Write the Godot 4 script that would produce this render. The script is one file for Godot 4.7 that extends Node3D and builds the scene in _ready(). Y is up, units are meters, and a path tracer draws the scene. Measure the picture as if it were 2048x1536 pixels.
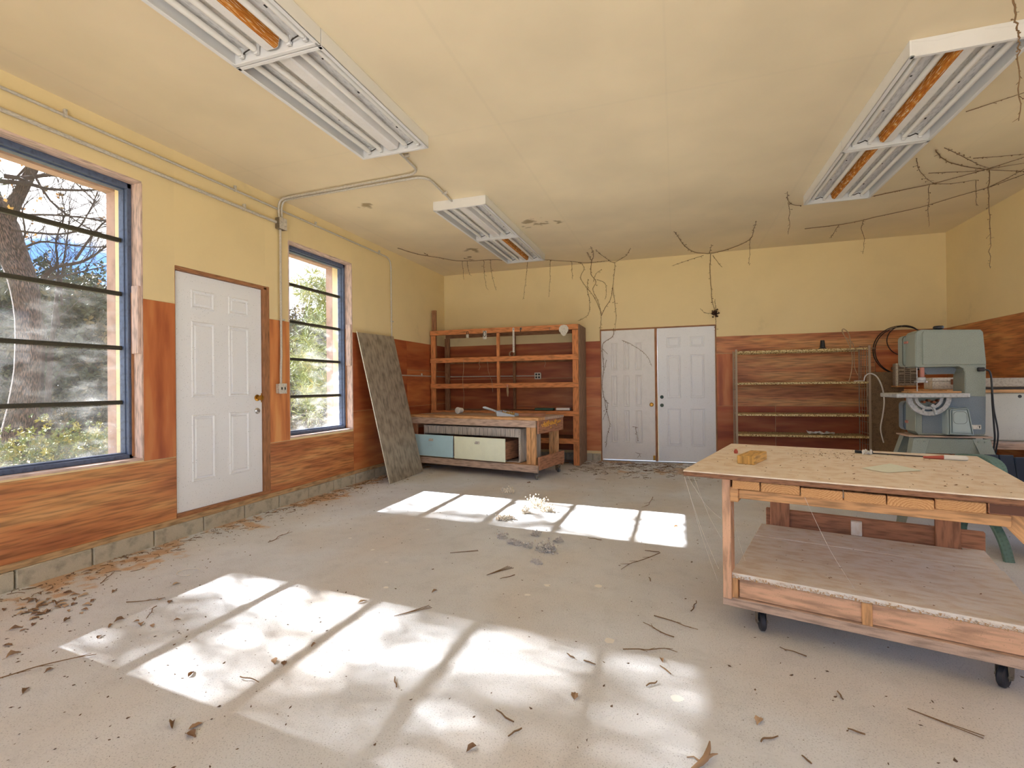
extends Node3D
# A disused workshop: tan painted walls over plywood wainscot, two awning windows on the left, benches, shelving, a band saw, and trees outside.
# x runs right from the left wall, y up from the floor, z from the back wall towards the camera. Metres.

const H := 3.237          # ceiling
const RW := 7.43          # right wall
const BACK := 9.7         # rear wall, behind the camera
const W := 1.951          # top of the wainscot

var rng := RandomNumberGenerator.new()
var M := {}
var used := {}

# ---------------------------------------------------------------- helpers
func numbered(called: String) -> String:
	if not used.has(called):
		used[called] = 0
		return called
	used[called] += 1
	return "%s_%03d" % [called, used[called]]

func tag(o: Node, label: String, category: String, group := "", kind := "") -> void:
	if label: o.set_meta("label", label)
	if category: o.set_meta("category", category)
	if group: o.set_meta("group", group)
	if kind: o.set_meta("kind", kind)

func thing(called: String, label: String, category: String, at := Vector3.ZERO, turn := 0.0, group := "") -> Node3D:
	var o := Node3D.new()
	o.name = numbered(called)
	add_child(o)
	o.position = at
	o.rotation.y = turn
	tag(o, label, category, group)
	return o

func struct(called: String) -> Node3D:
	var o := Node3D.new()
	o.name = called
	add_child(o)
	o.set_meta("kind", "structure")
	return o

func mb() -> SurfaceTool:
	var st := SurfaceTool.new()
	st.begin(Mesh.PRIMITIVE_TRIANGLES)
	return st

func part(parent: Node, called: String, st: SurfaceTool, mat: Material, xf := Transform3D()) -> MeshInstance3D:
	var o := MeshInstance3D.new()
	st.set_material(mat)
	o.mesh = st.commit()
	o.name = numbered(called) if parent == self else called
	parent.add_child(o, true)
	o.transform = xf
	return o

func solo(called: String, st: SurfaceTool, mat: Material, label: String, category: String, xf := Transform3D(), group := "") -> MeshInstance3D:
	var o := part(self, called, st, mat, xf)
	tag(o, label, category, group)
	return o

func copy_of(o: Node3D, label := "") -> Node3D:
	var c: Node3D = o.duplicate()
	var plain := String(o.name)
	if plain.length() > 4 and plain[plain.length() - 4] == "_" and plain.right(3).is_valid_int(): plain = plain.left(plain.length() - 4)
	c.name = numbered(plain)
	add_child(c)
	if label: c.set_meta("label", label)
	return c

func poly(st: SurfaceTool, pts: Array, n: Vector3, uvs: Array) -> void:
	# a flat convex face, turned so that its front (clockwise) side looks along n
	var c: Vector3 = (pts[1] - pts[0]).cross(pts[2] - pts[0])
	var flip := c.dot(n) > 0.0
	for k in range(1, pts.size() - 1):
		for i in ([0, k + 1, k] if flip else [0, k, k + 1]):
			st.set_normal(n)
			st.set_uv(uvs[i])
			st.set_uv2(uvs[i])
			st.add_vertex(pts[i])

func box(st: SurfaceTool, xf: Transform3D, s: Vector3, bev := 0.0, uo := Vector2.ZERO) -> void:
	# chamfered box; u runs along its longest side so that grain follows the board
	var h := s * 0.5
	var la := s.max_axis_index()
	bev = minf(bev, 0.45 * minf(h.x, minf(h.y, h.z)) * 2.0)
	var b := xf.basis
	var uvof := func(p: Vector3, ax: int) -> Vector2:
		if ax == la:
			return uo + Vector2(p[(la + 1) % 3] * 0.4, p[(la + 2) % 3])
		var o3: int = 3 - la - ax
		return uo + Vector2(p[la], p[o3] + 0.37 * ax)
	for ax in 3:
		var a1 := (ax + 1) % 3
		var a2 := (ax + 2) % 3
		for sg in [-1.0, 1.0]:
			var n := Vector3.ZERO
			n[ax] = sg
			var pts := []
			var uvs := []
			for k in [[-1, -1], [1, -1], [1, 1], [-1, 1]]:
				var p := Vector3.ZERO
				p[ax] = sg * h[ax]
				p[a1] = k[0] * (h[a1] - bev)
				p[a2] = k[1] * (h[a2] - bev)
				pts.append(xf * p)
				uvs.append(uvof.call(p, ax))
			poly(st, pts, (b * n).normalized(), uvs)
	if bev <= 0.0:
		return
	for ax in 3:
		var a1 := (ax + 1) % 3
		var a2 := (ax + 2) % 3
		for s1 in [-1.0, 1.0]:
			for s2 in [-1.0, 1.0]:
				var pts := []
				var uvs := []
				for k in [[-1, 0], [1, 0], [1, 1], [-1, 1]]:
					var p := Vector3.ZERO
					p[ax] = k[0] * (h[ax] - bev)
					p[a1] = s1 * (h[a1] if k[1] == 0 else h[a1] - bev)
					p[a2] = s2 * (h[a2] - bev if k[1] == 0 else h[a2])
					pts.append(xf * p)
					uvs.append(uvof.call(p, a1 if a1 != la else a2))
				var n := Vector3.ZERO
				n[a1] = s1
				n[a2] = s2
				poly(st, pts, (b * n).normalized(), uvs)
	for sx in [-1.0, 1.0]:
		for sy in [-1.0, 1.0]:
			for sz in [-1.0, 1.0]:
				var p := [Vector3(sx * h.x, sy * (h.y - bev), sz * (h.z - bev)), Vector3(sx * (h.x - bev), sy * h.y, sz * (h.z - bev)), Vector3(sx * (h.x - bev), sy * (h.y - bev), sz * h.z)]
				poly(st, [xf * p[0], xf * p[1], xf * p[2]], (b * Vector3(sx, sy, sz)).normalized(), [uo, uo, uo])

func span(st: SurfaceTool, a: Vector3, c: Vector3, bev := 0.0, uo := Vector2.ZERO) -> void:
	# box between two opposite corners
	box(st, Transform3D(Basis(), (a + c) * 0.5), (c - a).abs(), bev, uo)

func ruo() -> Vector2:
	return Vector2(rng.randf() * 7.0, rng.randf() * 7.0)

func along(a: Vector3, c: Vector3, up := Vector3.UP) -> Transform3D:
	# x from a to c, y towards up, origin halfway
	var x := (c - a).normalized()
	var z := x.cross(up).normalized()
	return Transform3D(Basis(x, z.cross(x), z), (a + c) * 0.5)

func board(parent: Node, called: String, a: Vector3, c: Vector3, w: float, t: float, mat: Material, up := Vector3.UP, bev := 0.003) -> MeshInstance3D:
	# a plank from a to c, w wide along up and t thick across it
	var st := mb()
	box(st, Transform3D(), Vector3(a.distance_to(c), w, t), bev, ruo())
	return part(parent, called, st, mat, along(a, c, up))

func slab(parent: Node, called: String, a: Vector3, c: Vector3, mat: Material, bev := 0.003) -> MeshInstance3D:
	var st := mb()
	box(st, Transform3D(), (c - a).abs(), bev, ruo())
	return part(parent, called, st, mat, Transform3D(Basis(), (a + c) * 0.5))

func tube(st: SurfaceTool, pts: Array, rad, sides := 8, caps := true) -> void:
	# a round bar through pts; rad is one radius or one for each point
	var n := pts.size()
	var rings := []
	var up := Vector3.UP
	var len := 0.0
	var t0: Vector3 = (pts[1] - pts[0]).normalized()
	if absf(t0.dot(up)) > 0.9: up = Vector3.RIGHT
	for i in n:
		var t: Vector3 = ((pts[mini(i + 1, n - 1)] - pts[i]).normalized() + (pts[i] - pts[maxi(i - 1, 0)]).normalized()).normalized()
		var s := t.cross(up)
		if s.length() < 1e-4: s = t.cross(Vector3(0.3, 0.5, 0.8))
		s = s.normalized()
		up = s.cross(t).normalized()
		var r: float = rad[i] if rad is Array else rad
		if i: len += pts[i].distance_to(pts[i - 1])
		var ring := []
		for k in sides + 1:
			var a := TAU * k / sides
			var d := s * cos(a) + up * sin(a)
			ring.append([pts[i] + d * r, d, Vector2(len, float(k) / sides * 0.3)])
		rings.append(ring)
	for i in n - 1:
		for k in sides:
			for q in [rings[i][k], rings[i + 1][k + 1], rings[i + 1][k], rings[i][k], rings[i][k + 1], rings[i + 1][k + 1]]:
				st.set_normal(q[1])
				st.set_uv(q[2])
				st.set_uv2(q[2])
				st.add_vertex(q[0])
	if caps:
		for e in [0, n - 1]:
			var nn: Vector3 = (pts[0] - pts[1]).normalized() if e == 0 else (pts[n - 1] - pts[n - 2]).normalized()
			var ps := []
			var us := []
			for k in sides:
				ps.append(rings[e][k][0])
				us.append(Vector2(0.1 * cos(TAU * k / sides), 0.1 * sin(TAU * k / sides)))
			poly(st, ps, nn, us)

func lathe(st: SurfaceTool, prof: Array, xf := Transform3D(), seg := 20) -> void:
	# profile of Vector2(radius, height) turned round y; sharp where neighbours are far in slope is left to doubled points
	for i in prof.size() - 1:
		var p: Vector2 = prof[i]
		var q: Vector2 = prof[i + 1]
		if p.is_equal_approx(q): continue
		var d := (q - p).normalized()
		var nr := Vector2(d.y, -d.x)
		for k in seg:
			var a := TAU * k / seg
			var c := TAU * (k + 1) / seg
			var pa := Vector3(p.x * cos(a), p.y, p.x * sin(a))
			var pc := Vector3(p.x * cos(c), p.y, p.x * sin(c))
			var qa := Vector3(q.x * cos(a), q.y, q.x * sin(a))
			var qc := Vector3(q.x * cos(c), q.y, q.x * sin(c))
			var na := Vector3(nr.x * cos(a), nr.y, nr.x * sin(a))
			var nc := Vector3(nr.x * cos(c), nr.y, nr.x * sin(c))
			var quad := [[pa, na, a], [qa, na, a], [qc, nc, c], [pa, na, a], [qc, nc, c], [pc, nc, c]]
			var face := (qa - pa).cross(qc - pa) + (qc - pa).cross(pc - pa)
			if face.dot(na + nc) > 0.0:
				quad = [[pa, na, a], [qc, nc, c], [qa, na, a], [pa, na, a], [pc, nc, c], [qc, nc, c]]
			for v in quad:
				st.set_normal((xf.basis * v[1]).normalized())
				st.set_uv(Vector2(v[2] * 0.1, v[0].y))
				st.set_uv2(Vector2(v[2] * 0.1, v[0].y))
				st.add_vertex(xf * v[0])

func turned(prof: Array, seg := 20) -> SurfaceTool:
	var st := mb()
	lathe(st, prof, Transform3D(), seg)
	return st

func prism(st: SurfaceTool, outline: PackedVector2Array, d: float, xf := Transform3D()) -> void:
	# outline in xy pushed from z = 0 to z = d
	var pts := outline
	if Geometry2D.is_polygon_clockwise(pts):
		pts = pts.duplicate()
		pts.reverse()
	var tri := Geometry2D.triangulate_polygon(pts)
	for side in 2:
		var z := d * side
		var n := (xf.basis * Vector3(0, 0, 1 if side else -1)).normalized() * signf(d)
		for i in range(0, tri.size(), 3):
			var ps := []
			var us := []
			for k in 3:
				var q := pts[tri[i + k]]
				ps.append(xf * Vector3(q.x, q.y, z))
				us.append(q)
			poly(st, ps, n, us)
	for i in pts.size():
		var a := pts[i]
		var c := pts[(i + 1) % pts.size()]
		var e := (c - a).normalized()
		var n := (xf.basis * Vector3(e.y, -e.x, 0)).normalized()
		poly(st, [xf * Vector3(a.x, a.y, 0), xf * Vector3(c.x, c.y, 0), xf * Vector3(c.x, c.y, d), xf * Vector3(a.x, a.y, d)], n, [Vector2(a.x + a.y, 0), Vector2(c.x + c.y, 0), Vector2(c.x + c.y, d), Vector2(a.x + a.y, d)])

func rrect(w: float, h: float, r: float, seg := 5) -> PackedVector2Array:
	var o := PackedVector2Array()
	for k in 4:
		var c := Vector2((w * 0.5 - r) * (1 if k in [0, 3] else -1), (h * 0.5 - r) * (1 if k < 2 else -1))
		for i in seg + 1:
			var a := PI * 0.5 * (k + float(i) / seg)
			o.append(c + Vector2(cos(a), sin(a)) * r)
	return o

func bent(pts: Array, r := 0.08, seg := 6) -> Array:
	# rounds the corners of a path
	var o := [pts[0]]
	for i in range(1, pts.size() - 1):
		var a: Vector3 = pts[i - 1]
		var p: Vector3 = pts[i]
		var c: Vector3 = pts[i + 1]
		var d := minf(r, minf(a.distance_to(p), p.distance_to(c)) * 0.49)
		var s := p + (a - p).normalized() * d
		var e := p + (c - p).normalized() * d
		for k in seg + 1:
			var t := float(k) / seg
			o.append(s.lerp(p, t).lerp(p.lerp(e, t), t))
	o.append(pts[pts.size() - 1])
	return o

# ---------------------------------------------------------------- materials
func noise_tex(sd: int, freq: float, ramp: Array, oct := 4, warp := 0.0, size := 512, type := FastNoiseLite.TYPE_SIMPLEX_SMOOTH, h := 0) -> NoiseTexture2D:
	var n := FastNoiseLite.new()
	n.seed = sd
	n.noise_type = type
	n.frequency = freq
	n.fractal_octaves = oct
	if warp > 0.0:
		n.domain_warp_enabled = true
		n.domain_warp_amplitude = warp
		n.domain_warp_frequency = freq * 0.7
	var t := NoiseTexture2D.new()
	t.width = size
	t.height = h if h else size
	t.seamless = true
	t.noise = n
	if ramp.size():
		var g := Gradient.new()
		var offs := PackedFloat32Array()
		var cols := PackedColorArray()
		for r in ramp:
			offs.append(r[0])
			cols.append(r[1] if r[1] is Color else Color(r[1], r[1], r[1]))
		g.offsets = offs
		g.colors = cols
		t.color_ramp = g
	return t

func mat(col: Color, rough := 0.8, tex: Texture2D = null, scale := Vector3.ONE, how := "uv", metal := 0.0) -> StandardMaterial3D:
	var m := StandardMaterial3D.new()
	m.albedo_color = col
	m.roughness = rough
	m.metallic = metal
	if tex: m.albedo_texture = tex
	m.uv1_scale = scale
	if how != "uv":
		m.uv1_triplanar = true
		m.uv1_world_triplanar = how == "world"
	return m

func relief(m: StandardMaterial3D, tex: Texture2D, cm: float) -> StandardMaterial3D:
	m.heightmap_enabled = true
	m.heightmap_texture = tex
	m.heightmap_scale = cm
	return m

func C(r: int, g: int, b: int) -> Color:
	return Color8(r, g, b)

func detail(m: StandardMaterial3D, tex: Texture2D, scale: Vector3) -> StandardMaterial3D:
	# a second layer of specks multiplied over the first
	m.detail_enabled = true
	m.detail_albedo = tex
	m.detail_blend_mode = BaseMaterial3D.BLEND_MODE_MUL
	m.detail_uv_layer = BaseMaterial3D.DETAIL_UV_2
	m.uv2_scale = scale
	return m

func sky_texture() -> ImageTexture:
	# blue air with broken white clouds, the same all round
	var w := 1024
	var h := 512
	var n := FastNoiseLite.new()
	n.seed = 17
	n.noise_type = FastNoiseLite.TYPE_SIMPLEX_SMOOTH
	n.frequency = 1.5
	n.fractal_octaves = 5
	n.domain_warp_enabled = true
	n.domain_warp_amplitude = 0.25
	n.domain_warp_frequency = 1.2
	var im := Image.create(w, h, false, Image.FORMAT_RGBF)
	for y in h:
		var el := PI * (0.5 - (y + 0.5) / h)
		for x in w:
			var az := TAU * x / w
			var d := Vector3(cos(el) * cos(az), sin(el), cos(el) * sin(az))
			var up := maxf(d.y, 0.0)
			var air := Color(0.11, 0.23, 0.47).lerp(Color(0.065, 0.15, 0.37), sqrt(up))
			var v := n.get_noise_3d(d.x * 1.1, d.y * 2.6, d.z * 1.1)
			var c := smoothstep(-0.08, 0.16, v)
			var cl := Color(1.0, 1.0, 1.02) * (0.80 + 0.3 * smoothstep(0.0, 0.5, v))
			var o := air.lerp(cl, c)
			im.set_pixel(x, y, o)
	return ImageTexture.create_from_image(im)

func set_stage() -> void:
	var cam := Camera3D.new()
	cam.name = "camera"
	add_child(cam)
	cam.transform = Transform3D(Basis(Vector3(0.9499999, -0.0106887, -0.3120673), Vector3(0.0111702, 0.9999376, -0.0002445), Vector3(0.3120505, -0.0032536, 0.9500600)).orthonormalized(), Vector3(3.9555, 1.24, 8.1648))
	cam.fov = 75.365
	cam.near = 0.05
	cam.far = 400.0
	cam.current = true
	var env := Environment.new()
	env.background_mode = Environment.BG_SKY
	var sm := PanoramaSkyMaterial.new()
	sm.panorama = sky_texture()
	env.sky = Sky.new()
	env.sky.sky_material = sm
	env.background_energy_multiplier = 1.2
	env.tonemap_mode = Environment.TONE_MAPPER_LINEAR
	env.tonemap_exposure = EXPOSURE
	env.sdfgi_enabled = true
	env.ssao_enabled = true
	env.ssil_enabled = true
	var we := WorldEnvironment.new()
	we.name = "surroundings"
	we.environment = env
	add_child(we)
	var sun := DirectionalLight3D.new()
	sun.name = "sun"
	add_child(sun)
	sun.look_at_from_position(Vector3.ZERO, Vector3(1.57, -1.0, 0.157))
	sun.light_color = Color(0.98, 0.985, 1.0)
	sun.light_energy = SUN
	sun.light_angular_distance = 0.53
	sun.shadow_enabled = true

func make_materials() -> void:
	var T := {}
	T.grain = noise_tex(3, 0.014, [[0.0, 0.68], [0.35, 0.84], [0.55, 0.94], [1.0, 1.0]], 5, 12.0)
	T.fine = noise_tex(4, 0.05, [[0.0, 0.75], [0.5, 0.93], [1.0, 1.0]], 4)
	T.mottle = noise_tex(5, 0.012, [[0.0, 0.972], [0.5, 0.99], [1.0, 1.0]], 5)
	T.paintwork = noise_tex(51, 0.004, [[0.0, 0.93], [0.1, 0.97], [0.5, 0.99], [1.0, 1.0]], 7)
	T.dirty = noise_tex(6, 0.02, [[0.0, 0.78], [0.3, 0.90], [0.5, 0.97], [1.0, 1.0]], 5, 8.0)
	T.speck = noise_tex(7, 0.22, [[0.0, 0.5], [0.10, 0.62], [0.15, 1.0], [1.0, 1.0]], 2)
	T.sand = noise_tex(8, 0.30, [[0.0, 0.5], [0.2, 0.86], [0.34, 0.98], [1.0, 1.0]], 3)
	T.ply = noise_tex(9, 0.006, [[0.0, C(176, 104, 62)], [0.30, C(200, 126, 76)], [0.46, C(216, 142, 86)], [0.60, C(222, 150, 92)], [0.75, C(230, 166, 104)], [1.0, C(236, 178, 118)]], 5, 14.0)
	T.bump = noise_tex(12, 0.08, [], 4)
	T.rust = noise_tex(13, 0.03, [[0.0, C(150, 78, 20)], [0.45, C(196, 116, 30)], [0.66, C(212, 150, 66)], [0.74, C(230, 210, 180)], [1.0, C(236, 228, 216)]], 4, 6.0)
	T.bark = noise_tex(14, 0.03, [[0.0, 0.12], [0.42, 0.45], [0.55, 0.85], [1.0, 1.0]], 5, 10.0)
	T.grass = noise_tex(15, 0.03, [[0.0, C(86, 66, 44)], [0.35, C(138, 104, 74)], [0.5, C(104, 104, 56)], [0.7, C(88, 104, 46)], [1.0, C(118, 126, 66)]], 5, 10.0)
	T.osb = noise_tex(16, 0.02, [[0.0, C(224, 204, 180)], [0.35, C(236, 222, 202)], [0.55, C(241, 231, 216)], [1.0, C(245, 238, 226)]], 6, 8.0)
	for k in T: M["T_" + k] = T[k]
	# the room
	M.paint = mat(C(244, 221, 168), 0.75, T.paintwork, Vector3.ONE * 0.45)
	M.ceiling = mat(Color.WHITE, 0.8, ceiling_texture(), Vector3.ONE)
	M.ceiling.texture_repeat = false
	M.ply = detail(mat(Color.WHITE, 0.42, T.ply, Vector3(0.22, 1.6, 1)), T.grain, Vector3(0.35, 5.0, 1))
	M.ply_pale = mat(C(255, 246, 236), 0.5, T.ply, Vector3(0.25, 1.8, 1))
	M.ply_red = mat(C(232, 204, 192), 0.45, T.ply, Vector3(0.25, 1.7, 1))
	M.ply_dark = mat(C(206, 166, 156), 0.5, T.ply, Vector3(0.22, 1.5, 1))
	M.floor = detail(mat(Color.WHITE, 0.86, floor_texture(), Vector3.ONE), T.sand, Vector3(6.5, 8.5, 1))
	M.block = relief(detail(mat(C(202, 192, 170), 0.95, T.dirty, Vector3.ONE * 0.9, "world"), T.sand, Vector3.ONE * 1.5), T.bump, 0.25)
	M.dustwood = mat(C(206, 168, 122), 0.9, T.grain, Vector3(0.7, 5, 1))
	M.blue = detail(mat(C(92, 106, 134), 0.45), T.dirty, Vector3.ONE * 2.0)
	M.bar = detail(mat(C(66, 62, 48), 0.6), T.dirty, Vector3.ONE * 5.0)
	M.reveal = detail(mat(C(240, 210, 194), 0.8, T.grain, Vector3(0.8, 6, 1)), T.speck, Vector3.ONE * 3.0)
	M.door = detail(mat(C(245, 246, 247), 0.5), T.speck, Vector3.ONE * 0.8)
	M.door_old = detail(mat(C(244, 241, 236), 0.6, T.mottle, Vector3.ONE, "world"), T.speck, Vector3.ONE * 1.0)
	M.jamb = mat(C(184, 128, 86), 0.7, T.grain, Vector3(0.8, 7, 1))
	M.brass = mat(C(190, 140, 60), 0.35, null, Vector3.ONE, "uv", 1.0)
	M.chrome = mat(C(200, 200, 200), 0.3, null, Vector3.ONE, "uv", 1.0)
	M.outside = mat(C(196, 160, 140), 0.9, T.dirty, Vector3.ONE * 0.5)
	M.ground = mat(Color.WHITE, 0.95, T.grass, Vector3(0.16, 0.16, 1))
	M.drive = mat(C(206, 200, 190), 0.9, T.dirty, Vector3(0.2, 0.2, 1))
	var g := mat(Color(1, 1, 1, 0.05), 0.03)
	g.transparency = BaseMaterial3D.TRANSPARENCY_ALPHA
	M.glass = g
	# dust on the panes: grains in drifts along the lower edge and in streaks
	M.film = []
	for v in 4:
		var fm := mat(C(236, 236, 232), 0.9, film_texture(40 + v), Vector3.ONE)
		fm.transparency = BaseMaterial3D.TRANSPARENCY_ALPHA
		fm.backlight_enabled = true
		fm.backlight = Color(0.9, 0.9, 0.9)
		fm.texture_repeat = false
		M.film.append(fm)

func film_texture(sd: int) -> ImageTexture:
	var n := FastNoiseLite.new()
	n.seed = sd
	n.frequency = 0.012
	n.fractal_octaves = 4
	var f := FastNoiseLite.new()
	f.seed = sd + 9
	f.frequency = 0.3
	f.fractal_octaves = 2
	var w := 320
	var h := 128
	var amount: float = [0.03, 0.05, 0.15, 0.20][sd - 40]
	var im := Image.create(w, h, false, Image.FORMAT_RGBA8)
	for y in h:
		for x in w:
			var cloud := clampf(n.get_noise_2d(x * 1.0, y * 2.4) * 1.2 + 0.5, 0.0, 1.0)
			var grain := 0.55 + 0.75 * absf(f.get_noise_2d(x * 1.6, y * 0.5))
			var drift := exp(-(h - y) / 14.0 * (0.6 + cloud)) + 0.5 * exp(-y / 10.0 * (0.8 + cloud))
			var a := clampf((amount * (0.3 + 1.5 * cloud * cloud) + amount * 1.3 * drift) * grain, 0.0, 0.9)
			im.set_pixel(x, y, Color(1, 1, 1, a))
	return ImageTexture.create_from_image(im)

func fbm(sd: int, freq: float, oct := 4) -> FastNoiseLite:
	var n := FastNoiseLite.new()
	n.seed = sd
	n.noise_type = FastNoiseLite.TYPE_SIMPLEX_SMOOTH
	n.frequency = freq
	n.fractal_octaves = oct
	return n

func floor_texture() -> ImageTexture:
	# bare concrete: trowel mottling, broom lines, and ochre sawdust trodden in along the walls, all with ragged outlines
	var w := 720
	var h := 940
	var a := fbm(71, 0.9, 5)
	var b := fbm(72, 5.0, 4)
	var c := fbm(73, 0.55, 3)
	var im := Image.create(w, h, false, Image.FORMAT_RGB8)
	for j in h:
		var z := BACK * (j + 0.5) / h
		for i in w:
			var x := RW * (i + 0.5) / w
			var m := a.get_noise_2d(x, z)
			var f := b.get_noise_2d(x, z)
			var o := C(233, 236, 239).lerp(C(222, 222, 221), clampf(0.5 + 0.9 * m, 0.0, 1.0))
			o = o.lerp(C(224, 214, 202), clampf(0.9 * c.get_noise_2d(x * 1.3, z) + 0.1, 0.0, 0.7))
			var broom := b.get_noise_2d(x * 1.2 + z * 3.0, (z - x * 0.35) * 14.0)
			o = o.darkened(clampf(0.05 * f + 0.035 * broom, 0.0, 0.2))
			# sawdust where feet and draughts left it
			var edge := minf(x, minf(z * 0.8, RW - x))
			var dust := smoothstep(0.0, 0.35, 0.30 + 0.75 * m + 0.5 * f - edge * 1.15)
			dust = maxf(dust, 0.75 * smoothstep(0.10, 0.5, 0.35 + m + 0.4 * f - absf(Vector2(x - 3.8, (z - 0.8) * 1.4).length() - 0.2) * 0.8))
			o = o.lerp(C(214, 172, 132), clampf(dust, 0.0, 0.8))
			im.set_pixel(i, j, o)
	return ImageTexture.create_from_image(im)

func ceiling_texture() -> ImageTexture:
	# painted boards: faint mottling, taped joints a shade apart, grey mould by the light above the bench
	var w := 600
	var h := 780
	var a := fbm(81, 0.8, 4)
	var b := fbm(82, 6.0, 4)
	var im := Image.create(w, h, false, Image.FORMAT_RGB8)
	for j in h:
		var z := BACK * (j + 0.5) / h
		for i in w:
			var x := RW * (i + 0.5) / w
			var o := C(247, 228, 190).darkened(clampf(0.03 + 0.05 * a.get_noise_2d(x, z), 0.0, 0.1))
			if absf(fposmod(x + 0.35, 1.22) - 0.61) < 0.008: o = o.darkened(0.013)
			if absf(fposmod(z + 0.9, 3.66) - 1.83) < 0.008: o = o.darkened(0.010)
			var f := b.get_noise_2d(x, z)
			var mould := 0.0
			for s in [[2.32, 2.28, 0.26], [2.62, 2.2, 0.14], [1.15, 1.42, 0.22], [0.75, 3.45, 0.16], [0.95, 1.05, 0.12]]:
				mould = maxf(mould, smoothstep(0.05, 0.5, 0.55 + 0.9 * f - Vector2(x - s[0], z - s[1]).length() / s[2]))
			o = o.lerp(C(150, 126, 88), mould * 0.75)
			im.set_pixel(i, j, o)
	return ImageTexture.create_from_image(im)

# ---------------------------------------------------------------- the room
func wall_boxes(st: SurfaceTool, rects: Array, make: Callable) -> void:
	for r in rects:
		var ab: Array = make.call(r)
		span(st, ab[0], ab[1])

func build_room() -> void:
	var st := mb()
	# floor
	var fl := struct("floor")
	st = mb(); span(st, Vector3(-0.3, -0.3, -0.3), Vector3(RW + 0.3, 0, BACK + 0.2))
	part(fl, "concrete_slab", st, M.block)
	st = mb()
	poly(st, [Vector3(0, 0.0005, 0), Vector3(RW, 0.0005, 0), Vector3(RW, 0.0005, BACK), Vector3(0, 0.0005, BACK)], Vector3.UP, [Vector2(0, 0), Vector2(1, 0), Vector2(1, 1), Vector2(0, 1)])
	part(fl, "screed", st, M.floor)
	var ce := struct("ceiling")
	st = mb(); span(st, Vector3(-0.3, H, -0.3), Vector3(RW + 0.3, H + 0.25, BACK + 0.2))
	part(ce, "joists", st, M.paint)
	st = mb()
	poly(st, [Vector3(0, H - 0.0005, 0), Vector3(RW, H - 0.0005, 0), Vector3(RW, H - 0.0005, BACK), Vector3(0, H - 0.0005, BACK)], Vector3.DOWN, [Vector2(0, 0), Vector2(1, 0), Vector2(1, 1), Vector2(0, 1)])
	part(ce, "plasterboard", st, M.ceiling)
	# left wall, openings for two windows and a door
	var wl := struct("wall_left")
	var X0 := -0.30
	st = mb()
	wall_boxes(st, [[-0.3, 2.71, 0, H], [2.71, 3.82, 0, 0.70], [2.71, 3.82, 2.838, H], [3.82, 4.14, 0, H], [4.14, 5.105, 0, 0.19], [4.14, 5.105, 2.262, H], [5.105, 5.37, 0, H], [5.37, 6.50, 0, 0.692], [5.37, 6.50, 2.868, H], [6.50, BACK, 0, H]], func(r): return [Vector3(X0, r[2], r[0]), Vector3(0, r[3], r[1])])
	part(wl, "plaster", st, M.paint)
	st = mb()
	wall_boxes(st, [[-0.5, 2.71, -0.2, 3.6], [2.71, 3.82, -0.2, 0.70], [2.71, 3.82, 2.80, 3.6], [3.82, 5.37, -0.2, 3.6], [5.37, 6.50, -0.2, 0.692], [5.37, 6.50, 2.83, 3.6], [6.50, BACK + 0.2, -0.2, 3.6]], func(r): return [Vector3(X0 - 0.10, r[2], r[0]), Vector3(X0 - 0.002, r[3], r[1])])
	part(wl, "outer_cladding", st, M.outside)
	var gap := 0.001
	for r in [[5.108, 8.2, 0.165, 0.674, 0], [8.2, 9.69, 0.165, 0.674, 0], [5.108, 5.37, 0.680, W, 2], [6.50, 9.69, 0.680, W, 2], [3.82, 4.10, 0.680, W, 1], [2.712, 4.10, 0.165, 0.674, 3], [1.35, 2.708, 0.165, 0.93, 2], [0.012, 1.347, 0.165, 0.93, 4], [1.35, 2.708, 0.934, W, 4], [0.012, 1.347, 0.934, 1.50, 2], [0.012, 1.347, 1.504, W, 4]]:
		slab(wl, "plywood_panel", Vector3(0.0, r[2], r[0] + gap), Vector3(0.007, r[3], r[1] - gap), [M.ply, M.ply_pale, M.ply_red, M.ply, M.ply_dark][r[4]], 0.0015)
	# block course and the dusty sill on it
	var z := 9.66
	while z > 0.05:
		var z0 := maxf(z - 0.424, 0.03)
		var b := slab(wl, "concrete_block", Vector3(-0.02, -0.02, z0), Vector3(0.032 + rng.randf() * 0.005, 0.118 + rng.randf() * 0.006, z), M.block, 0.006)
		z = z0 - 0.011
	board(wl, "sill_plate", Vector3(0.008, 0.143, 0.03), Vector3(0.008, 0.143, 9.66), 0.044, 0.03, M.dustwood)
	# back wall
	var wb := struct("wall_back")
	st = mb()
	wall_boxes(st, [[-0.3, 2.80, -0.1, H], [2.80, 4.54, 2.13, H], [4.54, RW + 0.3, -0.1, H]], func(r): return [Vector3(r[0], r[2], -0.3), Vector3(r[1], r[3], 0)])
	part(wb, "plaster", st, M.paint)
	for r in [[0.012, 1.30, 1.36, W, 4], [1.303, 2.797, 1.36, W, 4], [0.012, 1.30, 0.16, 1.357, 4], [1.303, 2.797, 0.89, 1.357, 2], [1.303, 2.797, 0.16, 0.887, 2], [4.555, RW, 1.69, W, 0], [4.555, 4.78, 0.90, 1.687, 2], [4.783, 6.60, 0.90, 1.687, 0], [6.603, RW, 0.90, 1.687, 2], [4.555, 5.35, 0.16, 0.897, 4], [5.353, 6.60, 0.16, 0.897, 4], [6.603, RW, 0.16, 0.897, 4]]:
		slab(wb, "plywood_panel", Vector3(r[0] + gap, r[2], 0.0), Vector3(r[1] - gap, r[3], 0.007), [M.ply, M.ply_pale, M.ply_red, M.ply, M.ply_dark][r[4]], 0.0015)
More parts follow.
